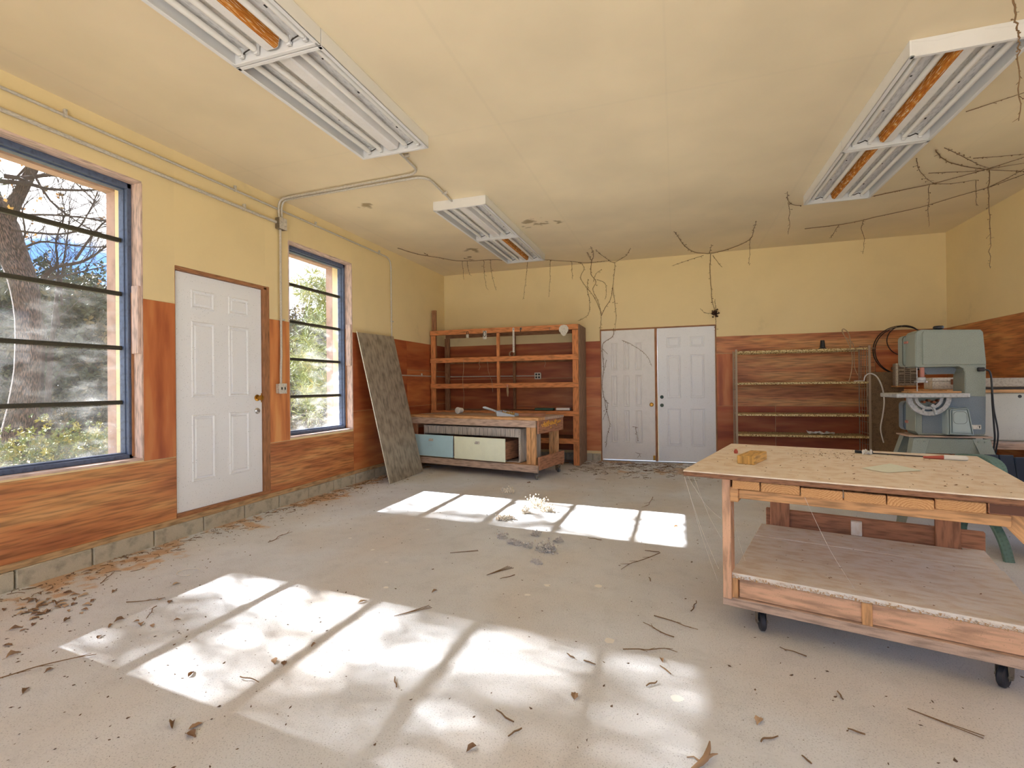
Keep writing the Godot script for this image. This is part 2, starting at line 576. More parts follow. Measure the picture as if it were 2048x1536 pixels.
	for e in [[0.05, 2.79], [4.56, RW]]:
		var x: float = e[0]
		while x < e[1] - 0.03:
			var x1 := minf(x + 0.424, e[1])
			slab(wb, "concrete_block", Vector3(x, -0.02, -0.02), Vector3(x1, 0.112 + rng.randf() * 0.006, 0.03), M.block, 0.006)
			x = x1 + 0.011
	# right wall and the rear wall with its open vehicle door
	var wr := struct("wall_right")
	st = mb()
	wall_boxes(st, [[-0.3, 1.85, -0.1, H], [1.85, 2.96, -0.1, 0.70], [1.85, 2.96, 2.838, H], [2.96, 3.30, -0.1, H], [3.30, 4.41, -0.1, 0.70], [3.30, 4.41, 2.838, H], [4.41, 5.37, -0.1, H], [5.37, 6.50, -0.1, 0.692], [5.37, 6.50, 2.868, H], [6.50, BACK + 0.2, -0.1, H]], func(r): return [Vector3(RW, r[2], r[0]), Vector3(RW + 0.3, r[3], r[1])])
	part(wr, "plaster", st, M.paint)
	for r in [[0.012, 1.85, 0.16, W, 0], [1.85, 2.96, 0.16, 0.69, 2], [2.96, 3.30, 0.16, W, 2], [3.30, 4.41, 0.16, 0.69, 2], [4.41, 5.37, 0.16, W, 0], [5.37, 6.50, 0.16, 0.68, 2], [6.50, 9.69, 0.16, W, 0]]:
		slab(wr, "plywood_panel", Vector3(RW - 0.007, r[2], r[0] + gap), Vector3(RW, r[3], r[1] - gap), [M.ply, M.ply_pale, M.ply_red][r[4]], 0.0015)
	var wf := struct("wall_front")
	st = mb()
	wall_boxes(st, [[-0.3, 1.5, -0.1, H], [1.5, 6.2, 2.65, H], [6.2, RW + 0.3, -0.1, H]], func(r): return [Vector3(r[0], r[2], BACK), Vector3(r[1], r[3], BACK + 0.25)])
	part(wf, "plaster", st, M.paint)
	window(struct("window_1"), 5.37, 6.50, 0.692, 2.868)
	window(struct("window_2"), 2.71, 3.82, 0.700, 2.838)
	for e in [["window_3", 1.85, 2.96, 0.700, 2.838], ["window_5", 3.30, 4.41, 0.700, 2.838], ["window_4", 5.37, 6.50, 0.692, 2.868]]:  # the middle one is unseen, added to bring more light to the far end
		var w := struct(e[0])
		window(w, e[1], e[2], e[3], e[4], false)
		w.position = Vector3(RW, 0, e[1] + e[2])
		w.rotation.y = PI
	side_door()
	double_door()

func window(w: Node3D, z0: float, z1: float, y0: float, y1: float, dusty := true) -> void:
	var d := 0.095                     # the steel frame sits this far back
	# lining boards of the reveal
	for e in [[Vector3(-d - 0.06, y0 - 0.004, z0), Vector3(0.004, y0 + 0.012, z1)], [Vector3(-d - 0.06, y1 - 0.014, z0), Vector3(0.002, y1 + 0.002, z1)], [Vector3(-d - 0.06, y0 + 0.012, z0 - 0.004), Vector3(0.003, y1 - 0.014, z0 + 0.012)], [Vector3(-d - 0.06, y0 + 0.012, z1 - 0.012), Vector3(0.003, y1 - 0.014, z1 + 0.004)]]:
		slab(w, "reveal_board", e[0], e[1], M.reveal, 0.002)
	# the loose wooden stop on the jamb
	slab(w, "jamb_stop", Vector3(-0.075, 1.52, z0 + 0.012), Vector3(-0.003, 2.05, z0 + 0.034), M.reveal, 0.003)
	slab(w, "jamb_stop", Vector3(-0.094, 0.72, z0 + 0.012), Vector3(-0.08, 2.0, z0 + 0.026), M.jamb, 0.002)
	var a := Vector3(-d, y0 + 0.012, z0 + 0.012)
	var c := Vector3(-d, y1 - 0.014, z1 - 0.012)
	var fw := 0.034
	var fr := mb()
	for e in [[Vector3(-d - 0.075, a.y, a.z), Vector3(-d, a.y + fw, c.z)], [Vector3(-d - 0.075, c.y - fw * 1.25, a.z), Vector3(-d, c.y, c.z)], [Vector3(-d - 0.075, a.y, a.z), Vector3(-d, c.y, a.z + fw)], [Vector3(-d - 0.075, a.y, c.z - fw), Vector3(-d, c.y, c.z)]]:
		span(fr, e[0], e[1], 0.004)
	# second, thinner step of the frame round the glass
	for e in [[Vector3(-d - 0.085, a.y, a.z), Vector3(-d - 0.03, a.y + fw + 0.012, c.z)], [Vector3(-d - 0.085, c.y - fw - 0.02, a.z), Vector3(-d - 0.03, c.y, c.z)], [Vector3(-d - 0.085, a.y, a.z), Vector3(-d - 0.03, c.y, a.z + fw + 0.008)], [Vector3(-d - 0.085, a.y, c.z - fw - 0.008), Vector3(-d - 0.03, c.y, c.z)]]:
		span(fr, e[0], e[1], 0.003)
	part(w, "frame", fr, M.blue)
	var g0 := a.y + fw + 0.012
	var g1 := c.y - fw - 0.02
	var za := a.z + fw + 0.008
	var zc := c.z - fw - 0.008
	var bars := [1.138, 1.562, 1.985, 2.405]
	for k in 4:
		var bar := mb()
		box(bar, Transform3D(), Vector3(0.045, 0.020, zc - za), 0.004)
		box(bar, Transform3D(Basis(), Vector3(0.012, 0.004, 0)), Vector3(0.014, 0.032, zc - za), 0.003)
		part(w, "glazing_bar", bar, M.bar, Transform3D(Basis(), Vector3(-0.165, bars[k], (za + zc) * 0.5)))
	for k in 5:
		var p0: float = g0 if k == 0 else bars[k - 1] + 0.010
		var p1: float = g1 if k == 4 else bars[k] - 0.010
		var p := mb()
		poly(p, [Vector3(-0.170, p0, za), Vector3(-0.170, p0, zc), Vector3(-0.170, p1, zc), Vector3(-0.170, p1, za)], Vector3(1, 0, 0), [Vector2(0, 1), Vector2(1, 1), Vector2(1, 0), Vector2(0, 0)])
		var pane := part(w, "pane", p, M.glass)
		if not dusty: continue
		var q := mb()
		var x := -0.166
		poly(q, [Vector3(x, p0, za), Vector3(x, p0, zc), Vector3(x, p1, zc), Vector3(x, p1, za)], Vector3(1, 0, 0), [Vector2(1, 1), Vector2(0, 1), Vector2(0, 0), Vector2(1, 0)])
		part(pane, "dust_film", q, M.film[[3, 2, 2, 0, 0][k]])

func panel_mould(st: SurfaceTool, xf: Transform3D, x0: float, y0: float, x1: float, y1: float) -> void:
	# pressed steel panel: a sunk ring with a raised field, all bevelled; front is +z
	var lv := [[0.0, 0.0], [0.006, 0.007], [0.014, 0.007], [0.022, -0.0055], [0.030, -0.0055], [0.040, 0.004]]
	for k in lv.size() - 1:
		var i0: float = lv[k][0]
		var i1: float = lv[k + 1][0]
		var a := [Vector3(x0 + i0, y0 + i0, lv[k][1]), Vector3(x1 - i0, y0 + i0, lv[k][1]), Vector3(x1 - i0, y1 - i0, lv[k][1]), Vector3(x0 + i0, y1 - i0, lv[k][1])]
		var c := [Vector3(x0 + i1, y0 + i1, lv[k + 1][1]), Vector3(x1 - i1, y0 + i1, lv[k + 1][1]), Vector3(x1 - i1, y1 - i1, lv[k + 1][1]), Vector3(x0 + i1, y1 - i1, lv[k + 1][1])]
		for s in 4:
			var t := (s + 1) % 4
			var q := [xf * a[s], xf * a[t], xf * c[t], xf * c[s]]
			var n: Vector3 = (q[1] - q[0]).cross(q[3] - q[0]).normalized()
			if n.dot(xf.basis.z) < 0: n = -n
			poly(st, q, n, [Vector2(a[s].x, a[s].y), Vector2(a[t].x, a[t].y), Vector2(c[t].x, c[t].y), Vector2(c[s].x, c[s].y)])
	var e := 0.040
	poly(st, [xf * Vector3(x0 + e, y0 + e, 0.004), xf * Vector3(x1 - e, y0 + e, 0.004), xf * Vector3(x1 - e, y1 - e, 0.004), xf * Vector3(x0 + e, y1 - e, 0.004)], xf.basis.z, [Vector2(x0, y0), Vector2(x1, y0), Vector2(x1, y1), Vector2(x0, y1)])

func leaf_with_panels(parent: Node, called: String, xf: Transform3D, w: float, h: float, panels: Array, m: Material) -> MeshInstance3D:
	# door leaf in local x 0..w, y 0..h, front face at z = 0, 45 mm thick, face cut round its panels
	var st := mb()
	var xs := [0.0, w]
	var ys := [0.0, h]
	for p in panels:
		for v in [p[0], p[2]]:
			if not xs.has(v): xs.append(v)
		for v in [p[1], p[3]]:
			if not ys.has(v): ys.append(v)
	xs.sort()
	ys.sort()
	for i in xs.size() - 1:
		for j in ys.size() - 1:
			var mx: float = (xs[i] + xs[i + 1]) * 0.5
			var my: float = (ys[j] + ys[j + 1]) * 0.5
			var inside := false
			for p in panels:
				if mx > p[0] and mx < p[2] and my > p[1] and my < p[3]: inside = true
			if not inside:
				poly(st, [Vector3(xs[i], ys[j], 0), Vector3(xs[i + 1], ys[j], 0), Vector3(xs[i + 1], ys[j + 1], 0), Vector3(xs[i], ys[j + 1], 0)], Vector3(0, 0, 1), [Vector2(xs[i], ys[j]), Vector2(xs[i + 1], ys[j]), Vector2(xs[i + 1], ys[j + 1]), Vector2(xs[i], ys[j + 1])])
	for p in panels: panel_mould(st, Transform3D(), p[0], p[1], p[2], p[3])
	span(st, Vector3(0, 0, -0.045), Vector3(w, h, -0.006))
	for e in [[Vector3(0, 0, -0.006), Vector3(0.002, h, 0)], [Vector3(w - 0.002, 0, -0.006), Vector3(w, h, 0)], [Vector3(0, 0, -0.006), Vector3(w, 0.002, 0)], [Vector3(0, h - 0.002, -0.006), Vector3(w, h, 0)]]:
		span(st, e[0], e[1] - Vector3(0, 0, 0.0004))
	return part(parent, called, st, m, xf)

func knob(parent: Node, called: String, at: Vector3, out: Vector3, m: Material, r := 0.028) -> void:
	# door knob with its rose, pointing along out
	var xf := Transform3D(Basis(Quaternion(Vector3.UP, out)), at)
	var st := mb()
	lathe(st, [Vector2(0, 0.0), Vector2(r * 1.15, 0.0), Vector2(r * 1.15, 0.006), Vector2(r * 0.5, 0.012), Vector2(r * 0.42, 0.03), Vector2(r * 0.8, 0.036), Vector2(r, 0.05), Vector2(r * 0.92, 0.062), Vector2(r * 0.6, 0.068), Vector2(0, 0.069)], xf, 20)
	part(parent, called, st, m)

func six(w: float, h: float) -> Array:
	var o := []
	for c in [[0.17, 0.42], [0.58, 0.83]]:
		for r in [[0.115, 0.40], [0.475, 0.80], [0.855, 0.935]]:
			o.append([c[0] * w, r[0] * h, c[1] * w, r[1] * h])
	return o

func side_door() -> void:
	var d := struct("door_1")
	# leaf: local x runs towards -z (away from the camera), front along +x
	var b := Basis(Vector3(0, 0, -1), Vector3.UP, Vector3(1, 0, 0))
	var leaf := leaf_with_panels(d, "door_leaf", Transform3D(b, Vector3(-0.022, 0.198, 5.100)), 0.925, 2.040, six(0.925, 2.04), M.door)
	knob(d, "door_knob", Vector3(-0.022, 1.145, 4.235), Vector3.RIGHT, M.brass)
	var st := mb()
	lathe(st, [Vector2(0, 0), Vector2(0.03, 0), Vector2(0.03, 0.006), Vector2(0.022, 0.018), Vector2(0.012, 0.02), Vector2(0, 0.02)], Transform3D(Basis(Quaternion(Vector3.UP, Vector3.RIGHT)), Vector3(-0.022, 1.015, 4.235)), 20)
	part(d, "deadbolt", st, M.chrome)
	st = mb(); span(st, Vector3(-0.023, 1.10, 4.176), Vector3(-0.0195, 1.19, 4.186), 0.001)
	part(d, "latch_plate", st, M.brass)
	for e in [[Vector3(-0.28, 0.19, 4.125), Vector3(0.006, 2.262, 4.168)], [Vector3(-0.28, 2.242, 4.125), Vector3(0.006, 2.275, 5.105)], [Vector3(-0.28, 0.16, 4.10), Vector3(0.010, 0.196, 5.105)], [Vector3(-0.07, 0.19, 5.1005), Vector3(0.002, 2.262, 5.106)]]:
		slab(d, "door_jamb", e[0], e[1], M.jamb, 0.003)
	slab(d, "door_casing", Vector3(0.0, 0.19, 4.100), Vector3(0.012, 2.275, 4.128), M.jamb, 0.002)
	st = mb(); span(st, Vector3(-0.29, 0.0, 4.14), Vector3(-0.26, 2.26, 5.10))
	part(d, "outer_board", st, M.outside)

func double_door() -> void:
	var d := struct("door_2")
	var w := 0.838
	var h := 2.085
	var nine := []
	for c in [[0.19, 0.31], [0.42, 0.54], [0.64, 0.77]]:
		for r in [[0.13, 0.385], [0.41, 0.655], [0.69, 0.905]]:
			nine.append([c[0] * w, r[0] * h, c[1] * w, r[1] * h])
	leaf_with_panels(d, "door_leaf", Transform3D(Basis(), Vector3(2.812, 0.030, -0.012)), w, h, nine, M.door_old)
	leaf_with_panels(d, "door_leaf", Transform3D(Basis(), Vector3(3.690, 0.026, -0.012)), w + 0.01, h + 0.008, six(w, h), M.door)
	slab(d, "astragal", Vector3(3.650, 0.02, -0.04), Vector3(3.688, 2.12, -0.004), M.jamb, 0.003)
	knob(d, "door_knob", Vector3(3.595, 0.915, -0.012), Vector3(0, 0, 1), M.brass)
	for y in [0.905, 1.035]:
		var st := mb()
		lathe(st, [Vector2(0, 0), Vector2(0.028, 0), Vector2(0.028, 0.004), Vector2(0.021, 0.007), Vector2(0.020, 0.003), Vector2(0, 0.003)], Transform3D(Basis(Quaternion(Vector3.UP, Vector3(0, 0, 1))), Vector3(3.752, y, -0.012)), 18)
		part(d, "lock_hole_plate", st, M.lock)
	slab(d, "floor_bolt", Vector3(3.612, 0.035, -0.012), Vector3(3.645, 0.11, 0.002), M.brass, 0.003)
	for e in [[Vector3(2.795, 0, -0.12), Vector3(2.812, 2.14, 0.006)], [Vector3(4.538, 0, -0.12), Vector3(4.555, 2.14, 0.006)], [Vector3(2.795, 2.122, -0.12), Vector3(4.555, 2.14, 0.006)]]:
		slab(d, "door_jamb", e[0], e[1], M.jamb, 0.003)
	slab(d, "threshold", Vector3(2.81, -0.01, -0.20), Vector3(4.54, 0.014, -0.01), M.chrome_dull, 0.004)

# ---------------------------------------------------------------- ceiling lights and wiring
func light_unit(label: String, xc: float, z0: float, z1: float, rust: int) -> void:
	# an open tray of four tubes and a ballast cover; it is switched off
	var t := thing("fluorescent_light", label, "ceiling light", Vector3(xc, H, (z0 + z1) * 0.5), 0.0, "fluorescent ceiling lights")
	var L := z1 - z0 - 0.004
	var st := mb()
	for s in [-1.0, 1.0]:
		box(st, Transform3D(Basis(), Vector3(s * 0.299, -0.05, 0)), Vector3(0.010, 0.098, L), 0.001, ruo())
		box(st, Transform3D(Basis(), Vector3(s * 0.291, -0.096, 0)), Vector3(0.026, 0.008, L), 0.002, ruo())
		box(st, Transform3D(Basis(), Vector3(0, -0.05, s * (L * 0.5 - 0.006))), Vector3(0.600, 0.098, 0.010), 0.001, ruo())
		box(st, Transform3D(Basis(), Vector3(0, -0.096, s * (L * 0.5 - 0.012))), Vector3(0.600, 0.008, 0.024), 0.002, ruo())
	part(t, "housing", st, M.enamel)
	st = mb()
	for s in [-1.0, 1.0]:      # the pan: two shallow troughs either side of the middle
		poly(st, [Vector3(s * 0.05, -0.016, -L * 0.5), Vector3(s * 0.05, -0.016, L * 0.5), Vector3(s * 0.17, -0.030, L * 0.5), Vector3(s * 0.17, -0.030, -L * 0.5)], Vector3(s * 0.11, -0.99, 0).normalized(), [Vector2(0, 0), Vector2(0, L), Vector2(0.12, L), Vector2(0.12, 0)])
		poly(st, [Vector3(s * 0.17, -0.030, -L * 0.5), Vector3(s * 0.17, -0.030, L * 0.5), Vector3(s * 0.295, -0.012, L * 0.5), Vector3(s * 0.295, -0.012, -L * 0.5)], Vector3(s * -0.14, -0.99, 0).normalized(), [Vector2(0.12, 0), Vector2(0.12, L), Vector2(0.25, L), Vector2(0.25, 0)])
	box(st, Transform3D(Basis(), Vector3(0, -0.006, 0)), Vector3(0.59, 0.008, L - 0.02))
	for k in 6:                # knock-out holes rimmed with dirt
		var hz := L * (-0.42 + 0.17 * k)
		box(st, Transform3D(Basis(), Vector3([-0.17, 0.165][k % 2], -0.031, hz)), Vector3(0.012, 0.004, 0.012))
	part(t, "reflector", st, M.pan)
	for k in 5:
		var holes := mb()
		box(holes, Transform3D(Basis(), Vector3([0.17, -0.172, 0.165, -0.165, 0.17][k], -0.0312, L * [-0.30, -0.12, 0.08, 0.22, 0.36][k])), Vector3(0.010, 0.003, [0.02, 0.012, 0.03, 0.014, 0.01][k]))
		part(t, "slot", holes, M.soot)
	var cov := PackedVector2Array([Vector2(-0.058, -0.018), Vector2(-0.046, -0.070), Vector2(-0.034, -0.078), Vector2(0.034, -0.078), Vector2(0.046, -0.070), Vector2(0.058, -0.018)])
	st = mb(); prism(st, cov, L - 0.07, Transform3D(Basis(), Vector3(0, 0, -(L - 0.07) * 0.5)))
	var cover := part(t, "ballast_cover", st, M.enamel_spot)
	if rust:
		var r := PackedVector2Array([Vector2(-0.0595, -0.019), Vector2(-0.0475, -0.0705), Vector2(-0.035, -0.0790), Vector2(-0.020, -0.0790), Vector2(-0.034, -0.066), Vector2(-0.045, -0.020)])
		if rust > 0:
			for i in r.size(): r[i].x = -r[i].x
		st = mb(); prism(st, r, L - 0.08, Transform3D(Basis(), Vector3(0, 0, -(L - 0.08) * 0.5)))
		part(cover, "rusted_edge", st, M.rust)
	for x in [-0.225, -0.115, 0.115, 0.225]:
		st = mb()
		tube(st, [Vector3(x, -0.056, -L * 0.5 + 0.04), Vector3(x, -0.056, -L * 0.5 + 0.052), Vector3(x, -0.056, L * 0.5 - 0.052), Vector3(x, -0.056, L * 0.5 - 0.04)], [0.012, 0.0185, 0.0185, 0.012], 12)
		part(t, "tube", st, M.tube)
		for s in [-1.0, 1.0]:
			st = mb(); box(st, Transform3D(Basis(), Vector3(x, -0.046, s * (L * 0.5 - 0.028))), Vector3(0.026, 0.062, 0.022), 0.003)
			part(t, "socket", st, M.enamel)
	for x in [-0.17, 0.17]:
		st = mb()
		tube(st, [Vector3(x - 0.05, -0.05, -L * 0.5 + 0.02), Vector3(x - 0.02, -0.062, -L * 0.5 + 0.045), Vector3(x + 0.02, -0.045, -L * 0.5 + 0.04), Vector3(x + 0.05, -0.05, -L * 0.5 + 0.02)], 0.004, 5)
		part(t, "wire", st, M.soot)

func conduit(called: String, label: String, pts: Array, r: float, straps: Array, nrm: Vector3, m: Material) -> void:
	var t := thing(called, label, "conduit")
	var st := mb()
	tube(st, pts, r, 10)
	part(t, "pipe", st, m)
	for s in straps:
		st = mb()
		var at: Vector3 = s[0]
		var dir: Vector3 = s[1]
		var side := dir.cross(nrm).normalized()
		box(st, Transform3D(Basis(dir, side, dir.cross(side)), at - nrm * r * 0.2 + side * 0.016), Vector3(0.018, r * 2 + 0.034, r * 2.2), 0.002)
		part(t, "strap", st, M.zinc)

func build_lights() -> void:
	M.enamel = mat(C(236, 234, 230), 0.45, M.T_paintwork, Vector3.ONE * 0.8)
	M.enamel_spot = detail(mat(C(240, 236, 230), 0.45, M.T_mottle, Vector3.ONE * 1.5), M.T_speck, Vector3.ONE * 2.0)
	M.pan = detail(mat(C(230, 226, 220), 0.5, M.T_dirty, Vector3(4, 1.2, 1)), M.T_speck, Vector3.ONE * 2.6)
	M.rust = mat(Color.WHITE, 0.9, M.T_rust, Vector3(9.0, 0.55, 1))
	M.tube = mat(C(240, 236, 226), 0.25)
	M.soot = mat(C(60, 54, 48), 0.9)
	M.zinc = detail(mat(C(216, 208, 194), 0.45, null, Vector3.ONE, "uv", 0.15), M.T_dirty, Vector3.ONE * 3.0)
	M.zinc_dark = detail(mat(C(140, 128, 110), 0.5, null, Vector3.ONE, "uv", 0.5), M.T_dirty, Vector3.ONE * 3.0)
	M.plate = detail(mat(C(226, 218, 200), 0.5), M.T_dirty, Vector3.ONE * 4.0)
	M.black = mat(C(32, 32, 34), 0.5)
	light_unit("four-tube ceiling light nearest the left window, cut by the top of the photo", 1.805, 5.876, 7.14, 1)
	light_unit("four-tube ceiling light that the bent conduit enters, beside the near left unit", 1.805, 4.606, 5.873, 0)
	light_unit("four-tube ceiling light with the conduit entering its near end, above the bench", 1.79, 2.112, 3.322, 0)
	light_unit("farthest left ceiling light, above the orange wooden shelving, rust along its cover", 1.79, 0.82, 2.109, 1)
	light_unit("right-hand ceiling light nearest the camera, long orange rust streak on its cover", 5.585, 3.412, 4.675, -1)
	light_unit("right-hand ceiling light nearer the back wall, orange rust streak, a vine at its corner", 5.585, 2.125, 3.409, -1)
	var X := Vector3(1, 0, 0)
	var Z := Vector3(0, 0, 1)
	var Y := Vector3(0, 1, 0)
	conduit("electrical_conduit", "upper thin conduit along the left wall turning down behind the leaning sheet", bent([Vector3(0.018, 3.118, 9.6), Vector3(0.018, 3.118, 1.80), Vector3(0.018, 1.415, 1.80), Vector3(0.018, 1.405, 1.74)], 0.14), 0.0105, [[Vector3(0.018, 3.118, 5.89), Z], [Vector3(0.018, 3.118, 4.51), Z], [Vector3(0.018, 3.118, 3.40), Z], [Vector3(0.018, 3.118, 2.10), Z], [Vector3(0.018, 2.2, 1.80), Y]], X, M.zinc)
	conduit("electrical_conduit", "lower thick conduit along the left wall above the window, ending at the junction box", [Vector3(0.022, 2.985, 9.6), Vector3(0.022, 2.978, 6.0), Vector3(0.022, 2.972, 4.01)], 0.0145, [[Vector3(0.022, 2.974, 4.41), Z]], X, M.zinc)
	conduit("electrical_conduit", "upright conduit between the junction box and the switch box beside window two", bent([Vector3(0.024, 2.91, 3.955), Vector3(0.024, 1.55, 3.957), Vector3(0.030, 1.45, 3.97), Vector3(0.030, 1.28, 3.972)], 0.06), 0.0125, [[Vector3(0.024, 1.96, 3.955), Y]], X, M.zinc)
	conduit("electrical_conduit", "conduit across the ceiling bending towards the near left light", bent([Vector3(0.030, 3.02, 3.975), Vector3(0.03, 3.217, 3.985), Vector3(1.74, 3.217, 4.06), Vector3(1.775, 3.217, 4.61)], 0.15), 0.0115, [[Vector3(0.89, 3.217, 4.022), X], [Vector3(1.772, 3.217, 4.40), Z]], Vector3(0, -1, 0), M.zinc)
	conduit("electrical_conduit", "conduit across the ceiling bending towards the light above the bench", bent([Vector3(0.030, 3.02, 3.935), Vector3(0.03, 3.217, 3.945), Vector3(1.76, 3.217, 3.98), Vector3(1.71, 3.217, 3.325)], 0.15), 0.0115, [[Vector3(1.722, 3.217, 3.55), Z]], Vector3(0, -1, 0), M.zinc)
	conduit("electrical_conduit", "low horizontal conduit running behind the wooden shelving to the four-socket outlet", bent([Vector3(0.020, 1.415, 1.735), Vector3(0.020, 1.412, 0.022), Vector3(1.70, 1.402, 0.022)], 0.06), 0.0095, [[Vector3(0.020, 1.413, 0.9), Z]], X, M.zinc)
	# junction box
	var t := thing("junction_box", "grey steel junction box high on the left wall where the conduits meet", "junction box", Vector3(0.008, 2.965, 3.955))
	var st := mb(); span(st, Vector3(-0.006, -0.058, -0.05), Vector3(0.055, 0.058, 0.05), 0.005)
	part(t, "box", st, M.zinc_dark)
	st = mb(); span(st, Vector3(0.054, -0.060, -0.052), Vector3(0.060, 0.060, 0.052), 0.002)
	part(t, "cover", st, M.zinc)
	st = mb(); span(st, Vector3(0.060, -0.016, -0.030), Vector3(0.0605, 0.016, 0.002))
	part(t, "sticker", st, M.plate)
	# switch box beside window two
	t = thing("switch_box", "pale square switch box on the wainscot between the white door and window two", "switch", Vector3(0.007, 1.235, 3.972))
	st = mb(); span(st, Vector3(0.0, -0.050, -0.050), Vector3(0.050, 0.050, 0.050), 0.006)
	part(t, "box", st, M.zinc)
	st = mb(); span(st, Vector3(0.049, -0.053, -0.053), Vector3(0.055, 0.053, 0.053), 0.003)
	part(t, "cover_plate", st, M.plate)
	for z in [-0.022, 0.022]:
		st = mb(); span(st, Vector3(0.054, -0.012, z - 0.006), Vector3(0.062, 0.014, z + 0.006), 0.002)
		part(t, "switch_lever", st, M.black)
	# four-socket outlet on the back wall
	t = thing("power_outlet", "pale four-socket outlet on the back wall seen through the wooden shelving", "outlet", Vector3(1.75, 1.40, 0.007))
	st = mb(); span(st, Vector3(-0.052, -0.052, 0), Vector3(0.052, 0.052, 0.045), 0.006)
	part(t, "box", st, M.zinc)
	st = mb(); span(st, Vector3(-0.056, -0.056, 0.044), Vector3(0.056, 0.056, 0.050), 0.003)
	part(t, "cover_plate", st, M.plate)
	for x in [-0.024, 0.024]:
		for y in [-0.024, 0.024]:
			st = mb(); lathe(st, [Vector2(0, 0.004), Vector2(0.016, 0.004), Vector2(0.017, 0.0), Vector2(0.017, -0.002)], Transform3D(Basis(Quaternion(Vector3.UP, Z)), Vector3(x, y, 0.051)), 14)
			part(t, "socket", st, M.black)

# ---------------------------------------------------------------- wooden shelving and the bench before it
func build_shelving() -> void:
	M.orange = detail(mat(C(226, 146, 88), 0.75, M.T_grain, Vector3(0.7, 5, 1)), M.T_speck, Vector3.ONE * 1.6)
	M.brown = mat(C(172, 122, 86), 0.85, M.T_grain, Vector3(0.7, 5, 1))
	M.shelf_side = mat(C(160, 126, 102), 0.85, M.T_grain, Vector3(0.6, 4, 1))
	var t := thing("shelving_unit", "tall open orange-brown wooden shelving against the back wall behind the bench", "shelves")
	for x in [[0.034, 0.118], [1.214, 1.264], [2.455, 2.548]]:
		board(t, "post", Vector3((x[0] + x[1]) * 0.5, 0.0, 0.588), Vector3((x[0] + x[1]) * 0.5, 2.09, 0.588), 0.038, x[1] - x[0], M.orange, Vector3(0, 0, 1))
	for x in [[0.040, 0.128], [1.32, 1.365], [2.455, 2.545]]:
		board(t, "post", Vector3((x[0] + x[1]) * 0.5, 0.0, 0.065), Vector3((x[0] + x[1]) * 0.5, 2.09, 0.065), 0.038, x[1] - x[0], M.brown, Vector3(0, 0, 1))
	for y in [2.135, 1.672, 1.243, 0.800, 0.375]:
		var x0 := 0.034 if y > 0.5 else 1.3
		board(t, "front_rail", Vector3(x0, y, 0.620), Vector3(2.552, y, 0.620), 0.080, 0.026, M.orange)
		board(t, "back_rail", Vector3(0.04, y, 0.042), Vector3(2.545, y, 0.042), 0.080, 0.006, M.brown)
		board(t, "shelf_board", Vector3(0.036 if y > 0.9 else 1.3, y + 0.030, 0.325), Vector3(2.545, y + 0.030, 0.325), 0.016, 0.55, M.brown)
	slab(t, "side_panel", Vector3(2.550, 0.0, 0.03), Vector3(2.566, 2.175, 0.606), M.shelf_side)
	slab(t, "upright_extension", Vector3(0.036, 1.55, 0.530), Vector3(0.114, 2.53, 0.566), M.brown)
	# things hung on the top rail
	var z := 0.632
	var st := mb()
	prism(st, PackedVector2Array([Vector2(0, 0.085), Vector2(-0.045, 0.075), Vector2(-0.075, 0.035), Vector2(-0.072, -0.01), Vector2(-0.04, -0.055), Vector2(-0.018, -0.085), Vector2(0.018, -0.085), Vector2(0.042, -0.055), Vector2(0.072, -0.01), Vector2(0.075, 0.035), Vector2(0.045, 0.075)]), 0.006, Transform3D(Basis(), Vector3(2.33, 2.085, z)))
	solo("teardrop_plate", st, M.plate, "white teardrop-shaped plate hung at the right end of the shelving's top rail", "plate")
	t = thing("metal_strap", "long narrow steel strap hanging from the shelving's top rail", "strap", Vector3(1.515, 2.13, z))
	st = mb(); span(st, Vector3(-0.016, -0.36, 0.0), Vector3(0.016, 0.03, 0.003), 0.0012)
	part(t, "bar", st, M.zinc)
	st = mb(); lathe(st, [Vector2(0, 0.008), Vector2(0.007, 0.006), Vector2(0.008, 0)], Transform3D(Basis(Quaternion(Vector3.UP, Vector3(0, 0, 1))), Vector3(0, 0.01, 0.002)), 10)
	part(t, "nail", st, M.soot)
	t = thing("padlock", "small padlock with a pale body hung near the left end of the top rail", "padlock", Vector3(0.725, 2.10, z))
	st = mb(); span(st, Vector3(-0.022, -0.07, 0.002), Vector3(0.022, -0.012, 0.020), 0.004)
	part(t, "body", st, M.plate)
	st = mb(); tube(st, bent([Vector3(-0.014, -0.012, 0.01), Vector3(-0.014, 0.035, 0.01), Vector3(0.014, 0.035, 0.01), Vector3(0.014, -0.012, 0.01)], 0.014), 0.005, 8)
	part(t, "shackle", st, M.soot)
	t = thing("bottle_opener", "oval metal bottle opener on a pale card hung on the top rail", "opener", Vector3(1.025, 2.085, z))
	st = mb(); span(st, Vector3(-0.032, -0.085, 0.0), Vector3(0.032, 0.05, 0.004), 0.001)
	part(t, "card", st, M.plate)
	st = mb()
	var ring := []
	for k in 17: ring.append(Vector3(0.024 * cos(TAU * k / 16), 0.045 * sin(TAU * k / 16) + 0.0, 0.010))
	tube(st, ring, 0.006, 7, false)
	part(t, "loop", st, M.zinc_dark)
	t = thing("wall_hook", "small dark key hook screwed to the middle of the top rail", "hook", Vector3(1.64, 2.125, z))
	st = mb(); tube(st, bent([Vector3(0, 0.02, 0.0), Vector3(0, 0.02, 0.03), Vector3(0, -0.03, 0.03), Vector3(0, -0.03, 0.012)], 0.012), 0.006, 7)
	part(t, "hook", st, M.soot)
	st = mb(); span(st, Vector3(-0.018, -0.005, 0), Vector3(0.018, 0.035, 0.005), 0.002)
	part(t, "base", st, M.zinc_dark)
	t = thing("screw_hook", "tiny screw hook on the top rail left of the teardrop plate", "hook", Vector3(2.11, 2.12, z))
